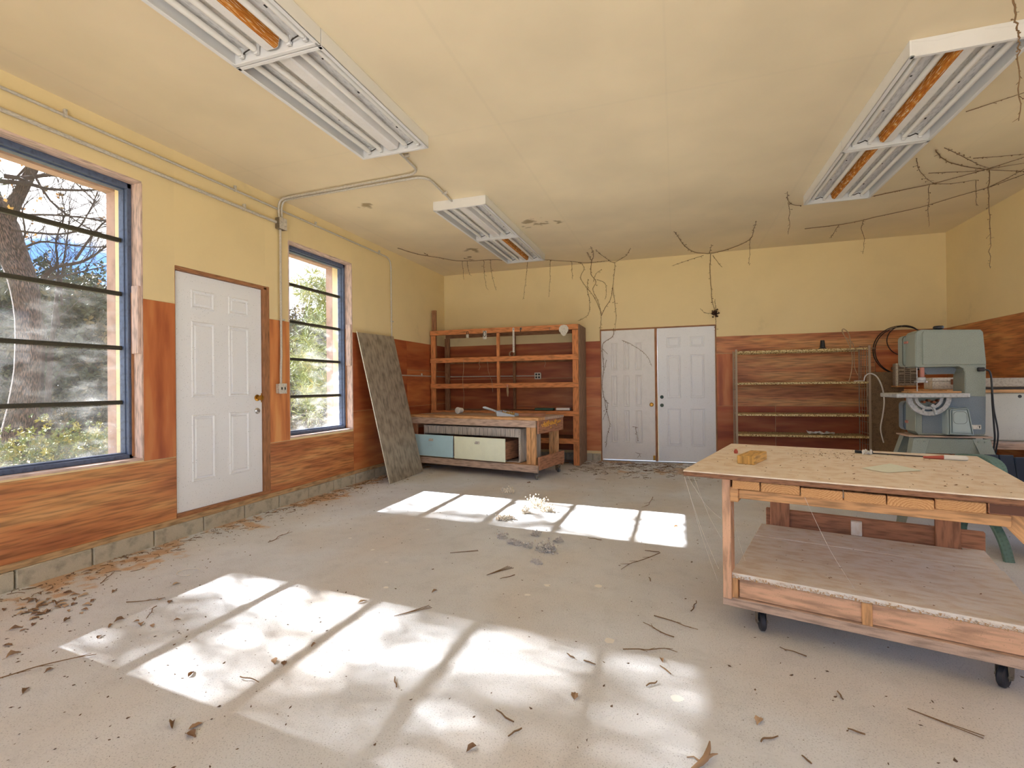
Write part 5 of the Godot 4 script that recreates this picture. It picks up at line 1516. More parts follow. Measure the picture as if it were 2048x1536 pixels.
# ---------------------------------------------------------------- dead vines on the ceiling and walls
const VINES := {
	"shelf_ceiling": [[0.20, 3.226, 1.91, 0.29, 3.226, 1.56, 0.39, 3.226, 1.39, 0.53, 3.226, 1.20, 0.68, 3.226, 0.97, 0.92, 3.226, 0.87, 1.15, 3.226, 0.84, 1.32, 3.226, 0.79, 1.45, 3.226, 0.68, 2.03, 3.226, 0.51, 2.16, 3.226, 0.42, 2.50, 3.226, 0.16, 2.55, 3.150, 0.01, 2.49, 3.008, 0.01, 2.59, 2.833, 0.01, 2.71, 2.679, 0.01, 2.79, 2.487, 0.01, 2.82, 2.382, 0.01, 2.81, 2.134, 0.01], [0.86, 3.226, 1.07, 0.96, 3.226, 0.90], [0.43, 3.226, 1.55, 0.41, 3.226, 1.39], [2.59, 2.833, 0.01, 2.63, 2.622, 0.01, 2.61, 2.394, 0.01, 2.44, 2.298, 0.01], [0.76, 3.226, 0.90, 0.77, 3.104, 0.90, 0.78, 2.932, 0.90], [0.83, 3.226, 0.87, 0.84, 3.124, 0.87, 0.87, 3.011, 0.87], [1.10, 3.226, 0.84, 1.11, 3.007, 0.84, 1.14, 2.785, 0.84], [1.21, 3.226, 0.82, 1.23, 3.004, 0.82, 1.29, 2.749, 0.82], [1.75, 3.226, 0.60, 1.73, 2.969, 0.60, 1.67, 2.610, 0.60], [2.09, 3.226, 0.47, 2.08, 2.927, 0.47, 2.06, 2.646, 0.47], [2.39, 3.226, 0.22, 2.39, 3.077, 0.22, 2.40, 2.953, 0.22]],
	"door_left": [[2.70, 3.226, 0.17, 2.66, 3.058, 0.01, 2.74, 2.927, 0.01, 2.69, 2.784, 0.01, 2.78, 2.592, 0.01, 2.82, 2.361, 0.01], [2.82, 2.361, 0.01, 2.88, 2.482, 0.01, 2.98, 2.641, 0.01, 3.01, 2.824, 0.01, 3.05, 3.150, 0.01, 3.03, 3.213, 0.01], [2.70, 3.226, 0.17, 2.79, 3.226, 0.55, 2.82, 3.226, 1.02], [3.03, 3.213, 0.01, 2.96, 3.226, 0.16, 2.86, 3.226, 0.83], [3.03, 3.213, 0.01, 3.21, 3.226, 0.23, 3.31, 3.226, 0.51, 3.36, 3.226, 0.75], [2.72, 3.226, 0.73, 2.70, 3.226, 0.17], [2.50, 3.226, 0.16, 2.69, 3.226, 0.09, 2.96, 3.226, 0.12], [3.01, 2.824, 0.01, 3.04, 2.575, 0.01, 3.06, 2.369, 0.01, 3.04, 2.124, 0.01], [2.70, 2.930, 0.01, 2.74, 3.051, 0.01, 2.84, 3.115, 0.01], [2.76, 2.956, 0.01, 2.88, 2.895, 0.01, 2.91, 2.790, 0.01, 2.89, 2.626, 0.01], [2.61, 2.978, 0.01, 2.60, 2.812, 0.01]],
	"door_edge": [[3.02, 2.150, 0.01, 3.00, 2.017, 0.01, 2.87, 1.932, 0.01, 2.83, 1.825, 0.01, 2.85, 1.500, 0.01, 2.82, 1.213, 0.01, 2.86, 0.996, 0.01, 2.89, 0.816, 0.01, 2.94, 0.601, 0.01, 2.90, 0.421, 0.01, 2.87, 0.223, 0.01], [2.83, 1.825, 0.01, 2.92, 1.733, 0.01], [2.86, 0.996, 0.01, 2.91, 0.888, 0.01, 2.83, 0.672, 0.01], [2.90, 1.643, 0.01, 2.86, 1.464, 0.01]],
	"door_twig": [[3.15, 1.948, 0.01, 3.29, 1.881, 0.01, 3.51, 1.715, 0.01, 3.61, 1.520, 0.01]],
	"nest_vine": [[4.49, 3.214, 0.01, 4.48, 2.972, 0.01, 4.49, 2.742, 0.01, 4.50, 2.512, 0.01, 4.54, 2.310, 0.01, 4.55, 2.110, 0.01, 4.55, 1.939, 0.01], [4.49, 3.223, 0.01, 4.25, 3.226, 0.17, 4.10, 3.226, 0.60, 4.01, 3.226, 1.12, 3.96, 3.226, 1.35], [4.49, 3.223, 0.01, 4.72, 3.226, 0.16, 4.95, 3.226, 0.58, 4.94, 3.226, 1.11, 4.92, 3.226, 1.44], [4.47, 3.225, 0.01, 4.47, 3.226, 0.52], [4.39, 3.203, 0.01, 4.15, 3.145, 0.01, 3.93, 3.082, 0.01], [4.52, 3.191, 0.01, 4.59, 3.077, 0.01, 4.65, 3.000, 0.01], [4.54, 2.310, 0.01, 4.41, 2.318, 0.01, 4.33, 2.394, 0.01], [4.55, 2.338, 0.01, 4.54, 2.524, 0.01], [4.96, 3.226, 0.58, 4.96, 3.069, 0.58, 4.95, 2.875, 0.58]],
	"lamp_vine": [[5.32, 3.226, 1.85, 5.21, 3.226, 1.93, 5.13, 3.226, 2.13, 5.09, 3.226, 2.36], [5.16, 3.226, 2.01, 5.17, 3.060, 2.01, 5.16, 2.874, 2.01]],
	"long_vine": [[5.57, 3.226, 0.88, 5.94, 3.226, 0.91, 6.17, 3.226, 1.01, 6.26, 3.226, 1.09, 6.64, 3.226, 1.32, 6.87, 3.226, 1.60, 7.04, 3.226, 1.78, 7.17, 3.226, 2.06, 7.21, 3.226, 2.18], [5.94, 3.226, 0.91, 5.97, 3.226, 0.65, 6.01, 3.226, 0.30], [6.18, 3.226, 0.99, 6.16, 3.131, 0.99, 6.19, 2.989, 0.99, 6.17, 2.816, 0.99]],
	"upper_vine": [[5.99, 3.226, 1.90, 6.27, 3.226, 2.02, 6.44, 3.226, 2.09, 6.75, 3.226, 2.33, 6.93, 3.226, 2.53, 6.99, 3.226, 2.59], [6.44, 3.226, 2.09, 6.62, 3.226, 2.03, 6.80, 3.226, 2.06], [6.02, 3.226, 2.83, 6.14, 3.226, 2.56, 6.31, 3.226, 2.28, 6.47, 3.226, 2.06], [6.28, 3.226, 2.41, 6.76, 3.226, 2.30], [6.42, 3.226, 2.06, 6.41, 3.011, 2.06, 6.42, 2.801, 2.06], [6.80, 3.226, 2.06, 6.80, 3.095, 2.06, 6.81, 2.965, 2.06]],
	"fan_vine": [[6.10, 3.226, 2.97, 6.26, 3.226, 2.73, 6.45, 3.226, 2.54, 6.75, 3.226, 2.33, 7.13, 3.226, 2.15, 7.26, 3.226, 2.09], [6.16, 3.226, 2.99, 6.42, 3.226, 2.71, 6.61, 3.226, 2.50, 6.75, 3.226, 2.37], [6.75, 3.226, 2.33, 6.90, 3.226, 2.36, 7.02, 3.226, 2.38], [7.04, 3.226, 1.78, 7.08, 3.226, 2.01, 7.10, 3.226, 2.25], [6.79, 3.226, 2.30, 6.79, 3.062, 2.30, 6.79, 2.885, 2.30, 6.79, 2.672, 2.30, 6.79, 2.460, 2.30, 6.79, 2.300, 2.30], [6.51, 3.226, 2.66, 6.68, 3.226, 2.63, 6.90, 3.226, 2.61]],
	"door_marks": [[3.295, 0.565, 0.01, 3.34, 0.56, 0.01, 3.386, 0.547, 0.01], [3.353, 0.56, 0.01, 3.35, 0.50, 0.01, 3.372, 0.42, 0.01, 3.377, 0.332, 0.01], [3.36, 0.144, 0.01, 3.41, 0.126, 0.01, 3.37, 0.072, 0.01]],
	"strand": [[5.65, 3.226, 4.89, 5.66, 3.137, 4.89, 5.66, 3.075, 4.89, 5.67, 3.025, 4.89, 5.67, 2.980, 4.89, 5.67, 2.901, 4.89, 5.67, 2.714, 4.89, 5.67, 2.590, 4.89], [6.02, 3.226, 3.63, 6.14, 3.226, 3.71, 6.27, 3.226, 3.80]],
}
const VINE_LABELS := {
	"shelf_ceiling": "dead vine along the ceiling above the wooden shelving with thin strands hanging", "door_left": "tangle of dead vine climbing the wall above the left leaf of the double door", "door_edge": "dead vine down the left edge of the double door", "door_twig": "single dry vine stem across the upper left door leaf", "nest_vine": "dead vine above the double door's right edge, forking on the ceiling", "lamp_vine": "short dead vine at the corner of the right-hand ceiling light", "long_vine": "lowest long dead vine stretched across the ceiling in the right corner", "upper_vine": "long dead vine running from the right-hand ceiling light to the right wall", "fan_vine": "fan of dead vine stems spreading from the right edge of the photo, one strand hanging", "door_marks": "short dark root scraps stuck low on the left leaf of the double door", "strand": "thin dead vine strand hanging beside the near end of the right-hand ceiling light",
}

func points(flat: Array) -> Array:
	var o := []
	for i in range(0, flat.size(), 3): o.append(Vector3(flat[i], flat[i + 1], flat[i + 2]))
	return o

func build_vines() -> void:
	var g := RandomNumberGenerator.new()
	g.seed = 99
	for key in VINES:
		var t := thing("dead_vine", VINE_LABELS[key], "vine", Vector3.ZERO, 0.0, "dead vines")
		var buds := mb()
		for run in VINES[key]:
			var p := smooth(points(run), 4)
			var st := mb()
			var rad := []
			var thick := 0.0048 if run.size() > 12 else 0.0034
			for i in p.size():
				p[i] += Vector3(g.randf_range(-1, 1), g.randf_range(-0.5, 0.5), g.randf_range(-1, 1)) * 0.006 * (0.0 if p[i].z < 0.05 or p[i].y > 3.2 else 1.0) + Vector3(g.randf_range(-1, 1), 0, 0) * 0.004
				if p[i].z < 0.05: p[i].z = 0.016
				rad.append(thick * lerpf(1.0, 0.5, float(i) / p.size()))
			tube(st, p, rad, 5)
			part(t, "stem", st, M.vine)
			# rootlets and buds along the stem
			for i in range(0, p.size() - 1):
				var n := int(p[i].distance_to(p[i + 1]) / 0.045) + 1
				for k in n:
					var a: Vector3 = p[i].lerp(p[i + 1], g.randf())
					var d := Vector3(g.randf_range(-1, 1), g.randf_range(-1, 0.4), g.randf_range(-0.3, 0.3)) * (0.012 + 0.03 * pow(g.randf(), 2.0))
					if a.z < 0.05: d.z = absf(d.z) * 0.3
					if a.y > 3.2: d.y = -absf(d.y) * 0.3
					tube(buds, [a, a + d], [0.0022, 0.0012], 3, false)
					if g.randf() < 0.3: blob(buds, a + d, 0.004 + 0.004 * g.randf(), g)
		part(t, "rootlets", buds, M.vine).set_meta("kind", "stuff")
	# mud-and-twig nest
	var t := thing("nest", "small dark wasp nest clump on the vine above the double door's right edge", "nest", Vector3(4.545, 2.305, 0.03))
	var st := mb()
	for k in 60: blob(st, Vector3(g.randfn(0, 0.018), g.randfn(0, 0.022), absf(g.randfn(0, 0.014))), 0.008 + 0.010 * g.randf(), g)
	part(t, "clump", st, M.nest)

# ---------------------------------------------------------------- litter on the floor
const LEAVES := [[0.26, 6.26], [0.26, 6.2], [0.52, 6.24], [0.49, 6.14], [0.5, 6.31], [0.61, 6.32], [0.62, 6.28], [0.5, 6.4], [0.69, 6.3], [0.75, 6.49], [0.64, 6.42], [0.86, 6.62], [0.98, 6.7], [1.38, 6.83], [1.32, 6.71], [0.66, 6.04], [0.92, 5.85], [1.06, 6.01], [1.13, 6.02], [1.2, 6.25], [1.27, 6.27], [1.34, 6.29], [1.12, 6.28], [1.39, 6.2], [1.11, 6.33], [1.2, 6.45], [1.94, 6.55], [2.17, 6.82], [2.28, 6.82], [2.28, 6.78], [2.3, 6.2], [2.28, 6.34], [2.23, 6.36], [0.15, 5.66], [0.11, 5.56], [0.22, 5.56], [0.31, 5.5], [0.16, 5.86], [4.24, 6.16], [3.56, 6.21], [2.23, 5.7], [2.16, 2.1], [3.94, 3.66], [2.55, 5.47], [3.88, 5.84], [3.26, 6.6]]
const TWIGS := [[0.41, 5.9, 0.22], [1.0, 6.08, 0.2], [1.18, 6.17, 0.16], [1.26, 6.72, 0.4], [0.82, 4.85, 0.3], [2.23, 6.51, 0.12], [2.91, 5.13, 0.12], [2.83, 6.34, 0.08], [3.68, 2.8, 0.5], [3.71, 4.59, 0.45], [4.04, 5.23, 0.16], [3.94, 5.47, 0.22], [3.86, 5.57, 0.18], [3.83, 5.78, 0.25], [3.34, 6.41, 0.10], [3.4, 6.48, 0.06], [3.58, 5.96, 0.06], [3.9, 5.92, 0.07], [3.85, 6.04, 0.06], [3.49, 5.93, 0.05], [3.33, 4.19, 0.12], [3.78, 4.36, 0.1], [3.79, 4.91, 0.06], [4.45, 5.6, 0.11], [4.56, 5.9, 0.05], [4.25, 6.25, 0.08], [4.55, 6.12, 0.05], [4.35, 6.32, 0.04]]
const FLUFF := [[2.59, 3.28, 0.15], [2.55, 3.54, 0.07], [2.74, 3.41, 0.09], [2.42, 3.84, 0.06], [2.48, 3.79, 0.05], [2.11, 2.73, 0.09], [3.03, 4.56, 0.10], [2.87, 4.51, 0.045], [2.78, 4.48, 0.04], [2.72, 4.45, 0.045], [2.85, 4.21, 0.05], [3.07, 4.32, 0.045], [2.6, 4.35, 0.05], [3.01, 4.81, 0.03], [3.04, 4.83, 0.03]]

func leaf_mesh(sd: int) -> Mesh:
	# a curled dry leaf: pointed blade folded along its midrib, edges rolled up
	var g := RandomNumberGenerator.new()
	g.seed = sd
	var st := mb()
	var curl := g.randf_range(0.6, 1.6)
	var rows := []
	var lop := g.randf_range(-0.2, 0.2)
	for i in 6:
		var u := i / 5.0
		var w := (0.34 * sin(PI * pow(u, 0.75)) + 0.03) * g.randf_range(0.7, 1.15)
		var row := []
		for j in 5:
			var v := (j - 2) / 2.0
			row.append(Vector3(v * w * cos(v * curl * 0.6), 0.03 + absf(v) * w * curl * 0.7 + 0.16 * sin(u * PI * g.randf_range(0.9, 1.3)) * (0.4 + 0.6 * absf(v)) + g.randf_range(0, 0.12), u - 0.5 + g.randf_range(-0.06, 0.06)) + Vector3(lop * u * u, 0, 0))
		rows.append(row)
	for i in 5:
		for j in 4:
			for tri in [[rows[i][j], rows[i + 1][j], rows[i + 1][j + 1]], [rows[i][j], rows[i + 1][j + 1], rows[i][j + 1]]]:
				var n: Vector3 = (tri[1] - tri[0]).cross(tri[2] - tri[0]).normalized()
				if n.y < 0: n = -n
				poly(st, tri, n, [Vector2(tri[0].x, tri[0].z), Vector2(tri[1].x, tri[1].z), Vector2(tri[2].x, tri[2].z)])
	tube(st, [Vector3(0, 0.05, -0.5), Vector3(0.03, 0.04, -0.75)], 0.015, 4)
	return st.commit()

func build_litter() -> void:
	var g := RandomNumberGenerator.new()
	g.seed = 314
	var meshes := []
	for k in 5: meshes.append(leaf_mesh(900 + k))
	var put_leaf := func(x: float, z: float, s: float, label: String, group: String) -> void:
		var o := MeshInstance3D.new()
		o.mesh = meshes[g.randi() % 5]
		var tone := g.randi() % 3
		o.material_override = M.leaves[tone]
		label = ["mid-brown ", "pale tan ", "dark brown "][tone] + label
		o.name = numbered("dry_leaf")
		add_child(o)
		o.transform = Transform3D(Basis(Vector3.UP, g.randf() * TAU).scaled(Vector3(s, s * g.randf_range(0.35, 0.8), s)), Vector3(x, 0.001, z))
		tag(o, label, "leaf", group)
	for l in LEAVES:
		var where := "curled dry leaf in the litter beside the left wall under the large window"
		var grp := "leaves under the large window"
		if l[0] > 0.9 and l[0] < 2.4 and l[1] > 5.7:
			where = "curled dry leaf on or beside the near sunlit patch"; grp = "leaves by the near sunlit patch"
		elif l[0] >= 2.4:
			where = "lone dry leaf on the open middle of the floor"; grp = "leaves on the open floor"
		elif l[1] < 3.0:
			where = "dry leaf on the floor before the bench"; grp = "leaves before the bench"
		put_leaf.call(l[0] + g.randf_range(-0.02, 0.02), l[1] + g.randf_range(-0.02, 0.02), g.randf_range(0.03, 0.055), where, grp)
	for k in 46:                     # drift along the foot of the left wall
		var z := g.randf_range(4.3, 7.2)
		put_leaf.call(0.055 + absf(g.randfn(0, 0.16)), z, g.randf_range(0.018, 0.04), "small dry leaf drifted along the block course of the left wall", "leaves along the left wall")
	for k in 44:                     # near pile
		put_leaf.call(0.52 + g.randfn(0, 0.17), 6.30 + g.randfn(0, 0.10), g.randf_range(0.03, 0.055), "dry leaf in the leaf pile at the photo's left edge", "leaves in the left pile")
	for k in 26:                     # by the leaning sheet and window two
		put_leaf.call(0.08 + absf(g.randfn(0, 0.22)), g.randf_range(2.3, 4.2), g.randf_range(0.018, 0.038), "small dry leaf on the floor below the smaller window", "leaves below window two")
	# twigs
	for w in TWIGS:
		var st := mb()
		var n := 5
		var p := []
		var a := g.randf() * TAU
		for i in n:
			p.append(Vector3(cos(a), 0, sin(a)) * (float(i) / (n - 1) - 0.5) * w[2] + Vector3(g.randf_range(-1, 1) * 0.05 * w[2], 0.005 + 0.01 * g.randf() * minf(1.0, w[2] * 5.0), g.randf_range(-1, 1) * 0.05 * w[2]))
		var sp := smooth(p, 3)
		tube(st, sp, rad_list([0.0028, 0.0026, 0.0024, 0.002, 0.0014] if w[2] > 0.1 else [0.0026, 0.0032, 0.0032, 0.0028, 0.002], 3), 5)
		if w[2] > 0.15:
			for k in 3:
				var b: Vector3 = p[1 + k]
				tube(st, [b, b + (Vector3(cos(a), 0.1, sin(a)) + Vector3(-sin(a), 0, cos(a)) * g.randf_range(-0.8, 0.8)) * w[2] * 0.14], [0.0016, 0.001], 4)
		var lab: String = "thin dry twig lying on the bare concrete floor" if w[2] > 0.1 else "short dark stick fragment on the concrete floor"
		if w[0] > 4.1: lab = "short dry stick on the floor before the big table's casters"
		solo("twig", st, M.vine, lab, "twig", Transform3D(Basis(), Vector3(w[0], 0.001, w[1])), "short sticks by the big table" if w[0] > 4.1 else ("twigs on the floor" if w[2] > 0.1 else "stick fragments on the floor"))
	# a splintered root near the bottom edge
	var root := thing("broken_root", "splintered forked brown root at the bottom edge of the photo", "root", Vector3(4.03, 0.0, 6.42))
	var rs := mb()
	tube(rs, [Vector3(-0.05, 0.008, 0.07), Vector3(-0.01, 0.016, 0.03), Vector3(0.01, 0.02, 0.0), Vector3(0.025, 0.03, -0.05), Vector3(0.03, 0.045, -0.075)], [0.006, 0.012, 0.014, 0.009, 0.003], 7)
	tube(rs, [Vector3(0.01, 0.02, 0.0), Vector3(0.04, 0.026, -0.02), Vector3(0.06, 0.03, -0.025)], [0.010, 0.005, 0.002], 6)
	tube(rs, [Vector3(-0.01, 0.014, 0.03), Vector3(-0.04, 0.006, -0.01), Vector3(-0.07, 0.004, 0.0)], [0.006, 0.003, 0.002], 5)
	part(root, "wood", rs, M.leaves[0])
	root.scale = Vector3.ONE * 0.75
	# pine needles in pairs and threes
	for e in [[2.57, 5.73, 0.9, 3, "spread bundle of pine needles in the middle of the floor, nearest the camera"], [2.82, 5.03, 1.1, 4, "bundle of pine needles beside the grey fluff"], [2.45, 4.75, 0.5, 2, "faint pair of pine needles left of the grey fluff"], [4.87, 5.97, -0.55, 2, "long pine needle pair before the big table"]]:
		var t := thing("pine_needles", e[4], "pine needles", Vector3(e[0], 0.0, e[1]), e[2])
		for k in e[3]:
			var st := mb()
			tube(st, [Vector3(-0.11, 0.004, 0), Vector3(0.0, 0.006, 0.006 * k), Vector3(0.10, 0.004, 0.018 * k - 0.015)], 0.0016, 4)
			part(t, "needle", st, M.vine)
	# cotton-like fluff
	for f in FLUFF:
		var st := mb()
		var n := int(clampf(f[2] * 2600.0, 60, 320))
		for k in n:
			var q: Vector3 = Vector3(g.randfn(0, 0.34), absf(g.randfn(0, 0.26)) * 1.1, g.randfn(0, 0.26)) * f[2]
			blob(st, q + Vector3(0, 0.004, 0), 0.004 + 0.008 * g.randf(), g)
		var big: String = "largest clump of pale cotton-like fluff, in the far sunlit patch" if f[2] == 0.15 else ("grey cotton-like clump with a shadow, just before the far sunlit patch" if f[2] == 0.10 else "small tuft of pale fluff near the larger clumps")
		solo("fluff_clump", st, M.fluff if f[1] > 4.0 else M.fluff_tan, big, "fluff", Transform3D(Basis(), Vector3(f[0], 0, f[1])), "tufts of fluff" if f[2] < 0.1 else "")
	# loop of white cord
	var ring := mb()
	var rp := []
	for k in 15: rp.append(Vector3(0.065 * cos(k * 0.42), 0.005, 0.045 * sin(k * 0.42)) + Vector3(0.0, 0.0, -0.004 * k))
	tube(ring, rp, 0.004, 6)
	solo("cord_scrap", ring, M.paper, "small loop of white cord on the floor between the door and the near sunlit patch", "cord", Transform3D(Basis(), Vector3(0.81, 0, 5.69)))
	# cobwebs on the big table
	var web := thing("cobweb", "pale cobweb threads slung from the big table's left corner to its leg and the floor", "cobweb", Vector3(3.988, 0.0, 5.482), -deg_to_rad(15.5))
	for e in [[Vector3(0.004, 0.765, -0.004), Vector3(0.15, 0.30, -0.08)], [Vector3(0.006, 0.765, -0.01), Vector3(0.14, 0.23, -0.10)], [Vector3(0.02, 0.768, -0.012), Vector3(0.168, 0.55, -0.09)], [Vector3(0.05, 0.768, -0.012), Vector3(0.168, 0.44, -0.10)], [Vector3(0.21, 0.62, -0.10), Vector3(0.24, 0.292, -0.30)], [Vector3(0.53, 0.728, -0.02), Vector3(0.72, 0.292, -0.16)]]:
		var th := mb()
		var mid: Vector3 = (e[0] + e[1]) * 0.5 + Vector3(0, -0.03, 0)
		tube(th, smooth([e[0], mid, e[1]], 4), 0.0006, 4, false)
		part(web, "thread", th, M.paper)
	# grit: far too much to count
	var st := mb()
	for k in 5200:
		var x := g.randf_range(0.05, 7.3)
		var z := g.randf_range(0.1, 8.0)
		if k % 3 == 0:
			x = 0.06 + absf(g.randfn(0, 0.35)); z = g.randf_range(0.2, 7.4)
		elif k % 7 == 0:
			x = 1.2 + g.randfn(0, 0.6); z = 6.4 + g.randfn(0, 0.4)
		chip(st, Vector3(clampf(x, 0.05, 7.3), 0.0004, maxf(z, 0.1)), 0.0024 + 0.009 * pow(g.randf(), 3.0), g)
	var o := part(self, "floor_grit", st, M.grit)
	tag(o, "dark crumbs and grit strewn over the concrete floor", "grit", "", "stuff")
	# matted stems and dust before the double doors and the shelving
	st = mb()
	for k in 420:
		var x := g.randf_range(2.45, 4.9)
		var z := 0.10 + absf(g.randfn(0, 0.55))
		var a := g.randf() * TAU
		var L := 0.03 + 0.14 * g.randf()
		var p := Vector3(x, 0.004, z)
		tube(st, [p, p + Vector3(cos(a), 0.02, sin(a)) * L * 0.5, p + Vector3(cos(a + 0.5), 0.005, sin(a + 0.5)) * L], 0.0022, 3, false)
	o = part(self, "stem_litter", st, M.vine)
	tag(o, "matted dry stems on the floor before the double doors", "litter", "", "stuff")
	st = mb()
	for k in 240:
		var p := Vector3(0.07 + absf(g.randfn(0, 0.13)), 0.004, g.randf_range(1.0, 7.0))
		var a := g.randf() * TAU
		var L := 0.02 + 0.08 * g.randf()
		tube(st, [p, p + Vector3(cos(a), 0.03, sin(a)) * L * 0.5, p + Vector3(cos(a + 0.4), 0.005, sin(a + 0.4)) * L], 0.002, 3, false)
	o = part(self, "stem_litter", st, M.vine)
	tag(o, "broken dry stems along the foot of the left wall", "litter", "", "stuff")
	# dried paint drips on the slab
	st = mb()
	for e in [[2.24, 5.49, 0.02], [3.19, 5.17, 0.028], [3.49, 5.09, 0.03], [3.64, 5.73, 0.035], [3.95, 6.1, 0.03], [2.35, 5.88, 0.03], [3.11, 5.34, 0.02], [1.75, 4.9, 0.02], [1.4, 4.7, 0.018], [1.9, 4.3, 0.02], [2.0, 5.1, 0.015], [4.9, 6.2, 0.025]]:
		var ps := []
		var us := []
		for k in 9:
			var a := TAU * k / 9.0
			ps.append(Vector3(e[0] + cos(a) * e[2] * g.randf_range(0.6, 1.1), 0.0012, e[1] + sin(a) * e[2] * g.randf_range(0.5, 1.0)))
			us.append(Vector2(cos(a), sin(a)))
		poly(st, ps, Vector3.UP, us)
	part(get_node("floor"), "paint_drips", st, M.drip).set_meta("kind", "stuff")

# ---------------------------------------------------------------- outside
const OAK_TRUNK := [-9.42, -0.21, 1.39, -9.27, 0.83, 1.35, -9.16, 1.68, 1.32, -9.13, 2.75, 1.31, -9.24, 3.60, 1.35, -9.47, 4.25, 1.43, -9.63, 4.78, 1.48, -9.88, 5.32, 1.57, -10.13, 6.07, 1.65, -10.27, 6.92, 1.70]
const OAK_LIMB := [-9.56, 4.78, 1.46, -9.43, 5.15, 1.42, -9.17, 5.68, 1.33, -8.96, 6.11, 1.27, -8.90, 6.48, 1.25, -8.93, 7.12, 1.26, -8.84, 7.97, 1.23]
const OAK_BRANCHES := [
	[-9.29, 5.59, 1.69, -8.85, 5.57, 1.42, -8.59, 5.51, 1.21, -7.82, 5.53, 0.83, -7.69, 5.71, 0.66],
	[-9.19, 5.69, 1.66, -8.94, 5.70, 1.45, -8.59, 5.81, 1.21, -8.33, 5.79, 0.99, -7.95, 5.63, 0.74, -7.50, 5.31, 0.47],
	[-9.05, 4.57, 1.61, -8.46, 4.52, 1.29, -8.10, 4.62, 1.04, -7.93, 5.10, 0.86, -7.95, 5.42, 0.74],
	[-8.48, 3.55, 1.41, -8.37, 3.82, 1.25, -8.01, 3.95, 1.01, -7.83, 4.14, 0.83, -7.71, 4.36, 0.66, -7.47, 4.46, 0.46],
	[-8.38, 3.55, 1.38, -7.97, 3.69, 1.12, -7.60, 3.84, 0.88],
	[-8.91, 4.16, 1.56, -8.66, 4.36, 1.35, -8.30, 4.34, 1.11, -7.73, 4.30, 0.79, -7.39, 4.49, 0.55],
	[-8.69, 5.97, 1.49, -9.19, 5.66, 1.53, -9.50, 5.80, 1.50],
	[-8.60, 5.92, 1.46, -8.34, 5.91, 1.25, -8.09, 5.65, 1.04, -7.87, 5.32, 0.84],
	[-9.01, 4.16, 1.59, -8.96, 4.51, 1.45, -9.15, 5.07, 1.39, -9.15, 5.33, 1.26],
	[-8.24, 2.91, 1.33, -8.31, 3.76, 1.23, -8.48, 4.43, 1.17, -8.44, 5.00, 1.03, -8.67, 5.59, 0.98],
	[-8.09, 3.01, 1.29, -8.25, 3.55, 1.21, -8.25, 4.53, 1.09, -8.33, 5.11, 0.99],
	[-8.16, 2.60, 1.31, -8.34, 3.14, 1.24, -8.43, 3.58, 1.15],
	[-9.00, 4.88, 1.59, -8.36, 4.92, 1.25, -7.59, 4.84, 0.88, -7.26, 4.72, 0.64],
	[-7.83, 3.94, 1.20, -7.61, 4.49, 1.01, -7.44, 4.84, 0.83, -7.21, 4.99, 0.63],
	[-8.70, 5.87, 1.49, -8.45, 5.23, 1.29, -8.10, 4.85, 1.04, -7.73, 4.56, 0.79]
]
const SAPLINGS := [[-11.09, -0.19, -0.05, -11.04, 1.00, -0.07, -10.98, 1.88, -0.09, -10.87, 3.01, -0.12, -10.74, 4.02, -0.16], [-11.26, -0.13, 0.00, -11.22, 1.01, -0.01, -11.17, 1.76, -0.02, -11.08, 2.89, -0.05]]

func spray(sd: int, n: int, len: float, wid: float, spread: float) -> Mesh:
	# a tuft of narrow leaves round a common base
	var g := RandomNumberGenerator.new()
	g.seed = sd
	var st := mb()
	for k in n:
		var d := Vector3(g.randfn(0, 1), g.randfn(0, 1) * spread, g.randfn(0, 1)).normalized()
		var s := d.cross(Vector3(g.randfn(0, 1), g.randfn(0, 1), g.randfn(0, 1))).normalized() * wid
		var a := d * len * 0.1 * g.randf()
		var L := len * g.randf_range(0.6, 1.1)
		var nn := d.cross(s).normalized()
		poly(st, [a, a + d * L * 0.5 + s, a + d * L, a + d * L * 0.5 - s], nn, [Vector2(0, 0), Vector2(1, 0.5), Vector2(0, 1), Vector2(-1, 0.5)])
	return st.commit()

func foliage(parent: Node, mesh: Mesh, m: Material, spots: Array, cols: Array, g: RandomNumberGenerator, smin: float, smax: float) -> void:
	var mm := MultiMesh.new()
	mm.transform_format = MultiMesh.TRANSFORM_3D
	mm.use_colors = true
	mm.mesh = mesh
	mm.instance_count = spots.size()
	for i in spots.size():
		var s := g.randf_range(smin, smax)
		var b := Basis(Vector3(g.randfn(0, 1), g.randfn(0, 1), g.randfn(0, 1)).normalized(), g.randf() * TAU).scaled(Vector3.ONE * s)
		mm.set_instance_transform(i, Transform3D(b, spots[i]))
		var c: Color = cols[g.randi() % cols.size()]
		mm.set_instance_color(i, c * g.randf_range(0.75, 1.25))
	var o := MultiMeshInstance3D.new()
	o.multimesh = mm
	o.material_override = m
	o.name = "foliage"
	parent.add_child(o, true)
	o.set_meta("kind", "stuff")

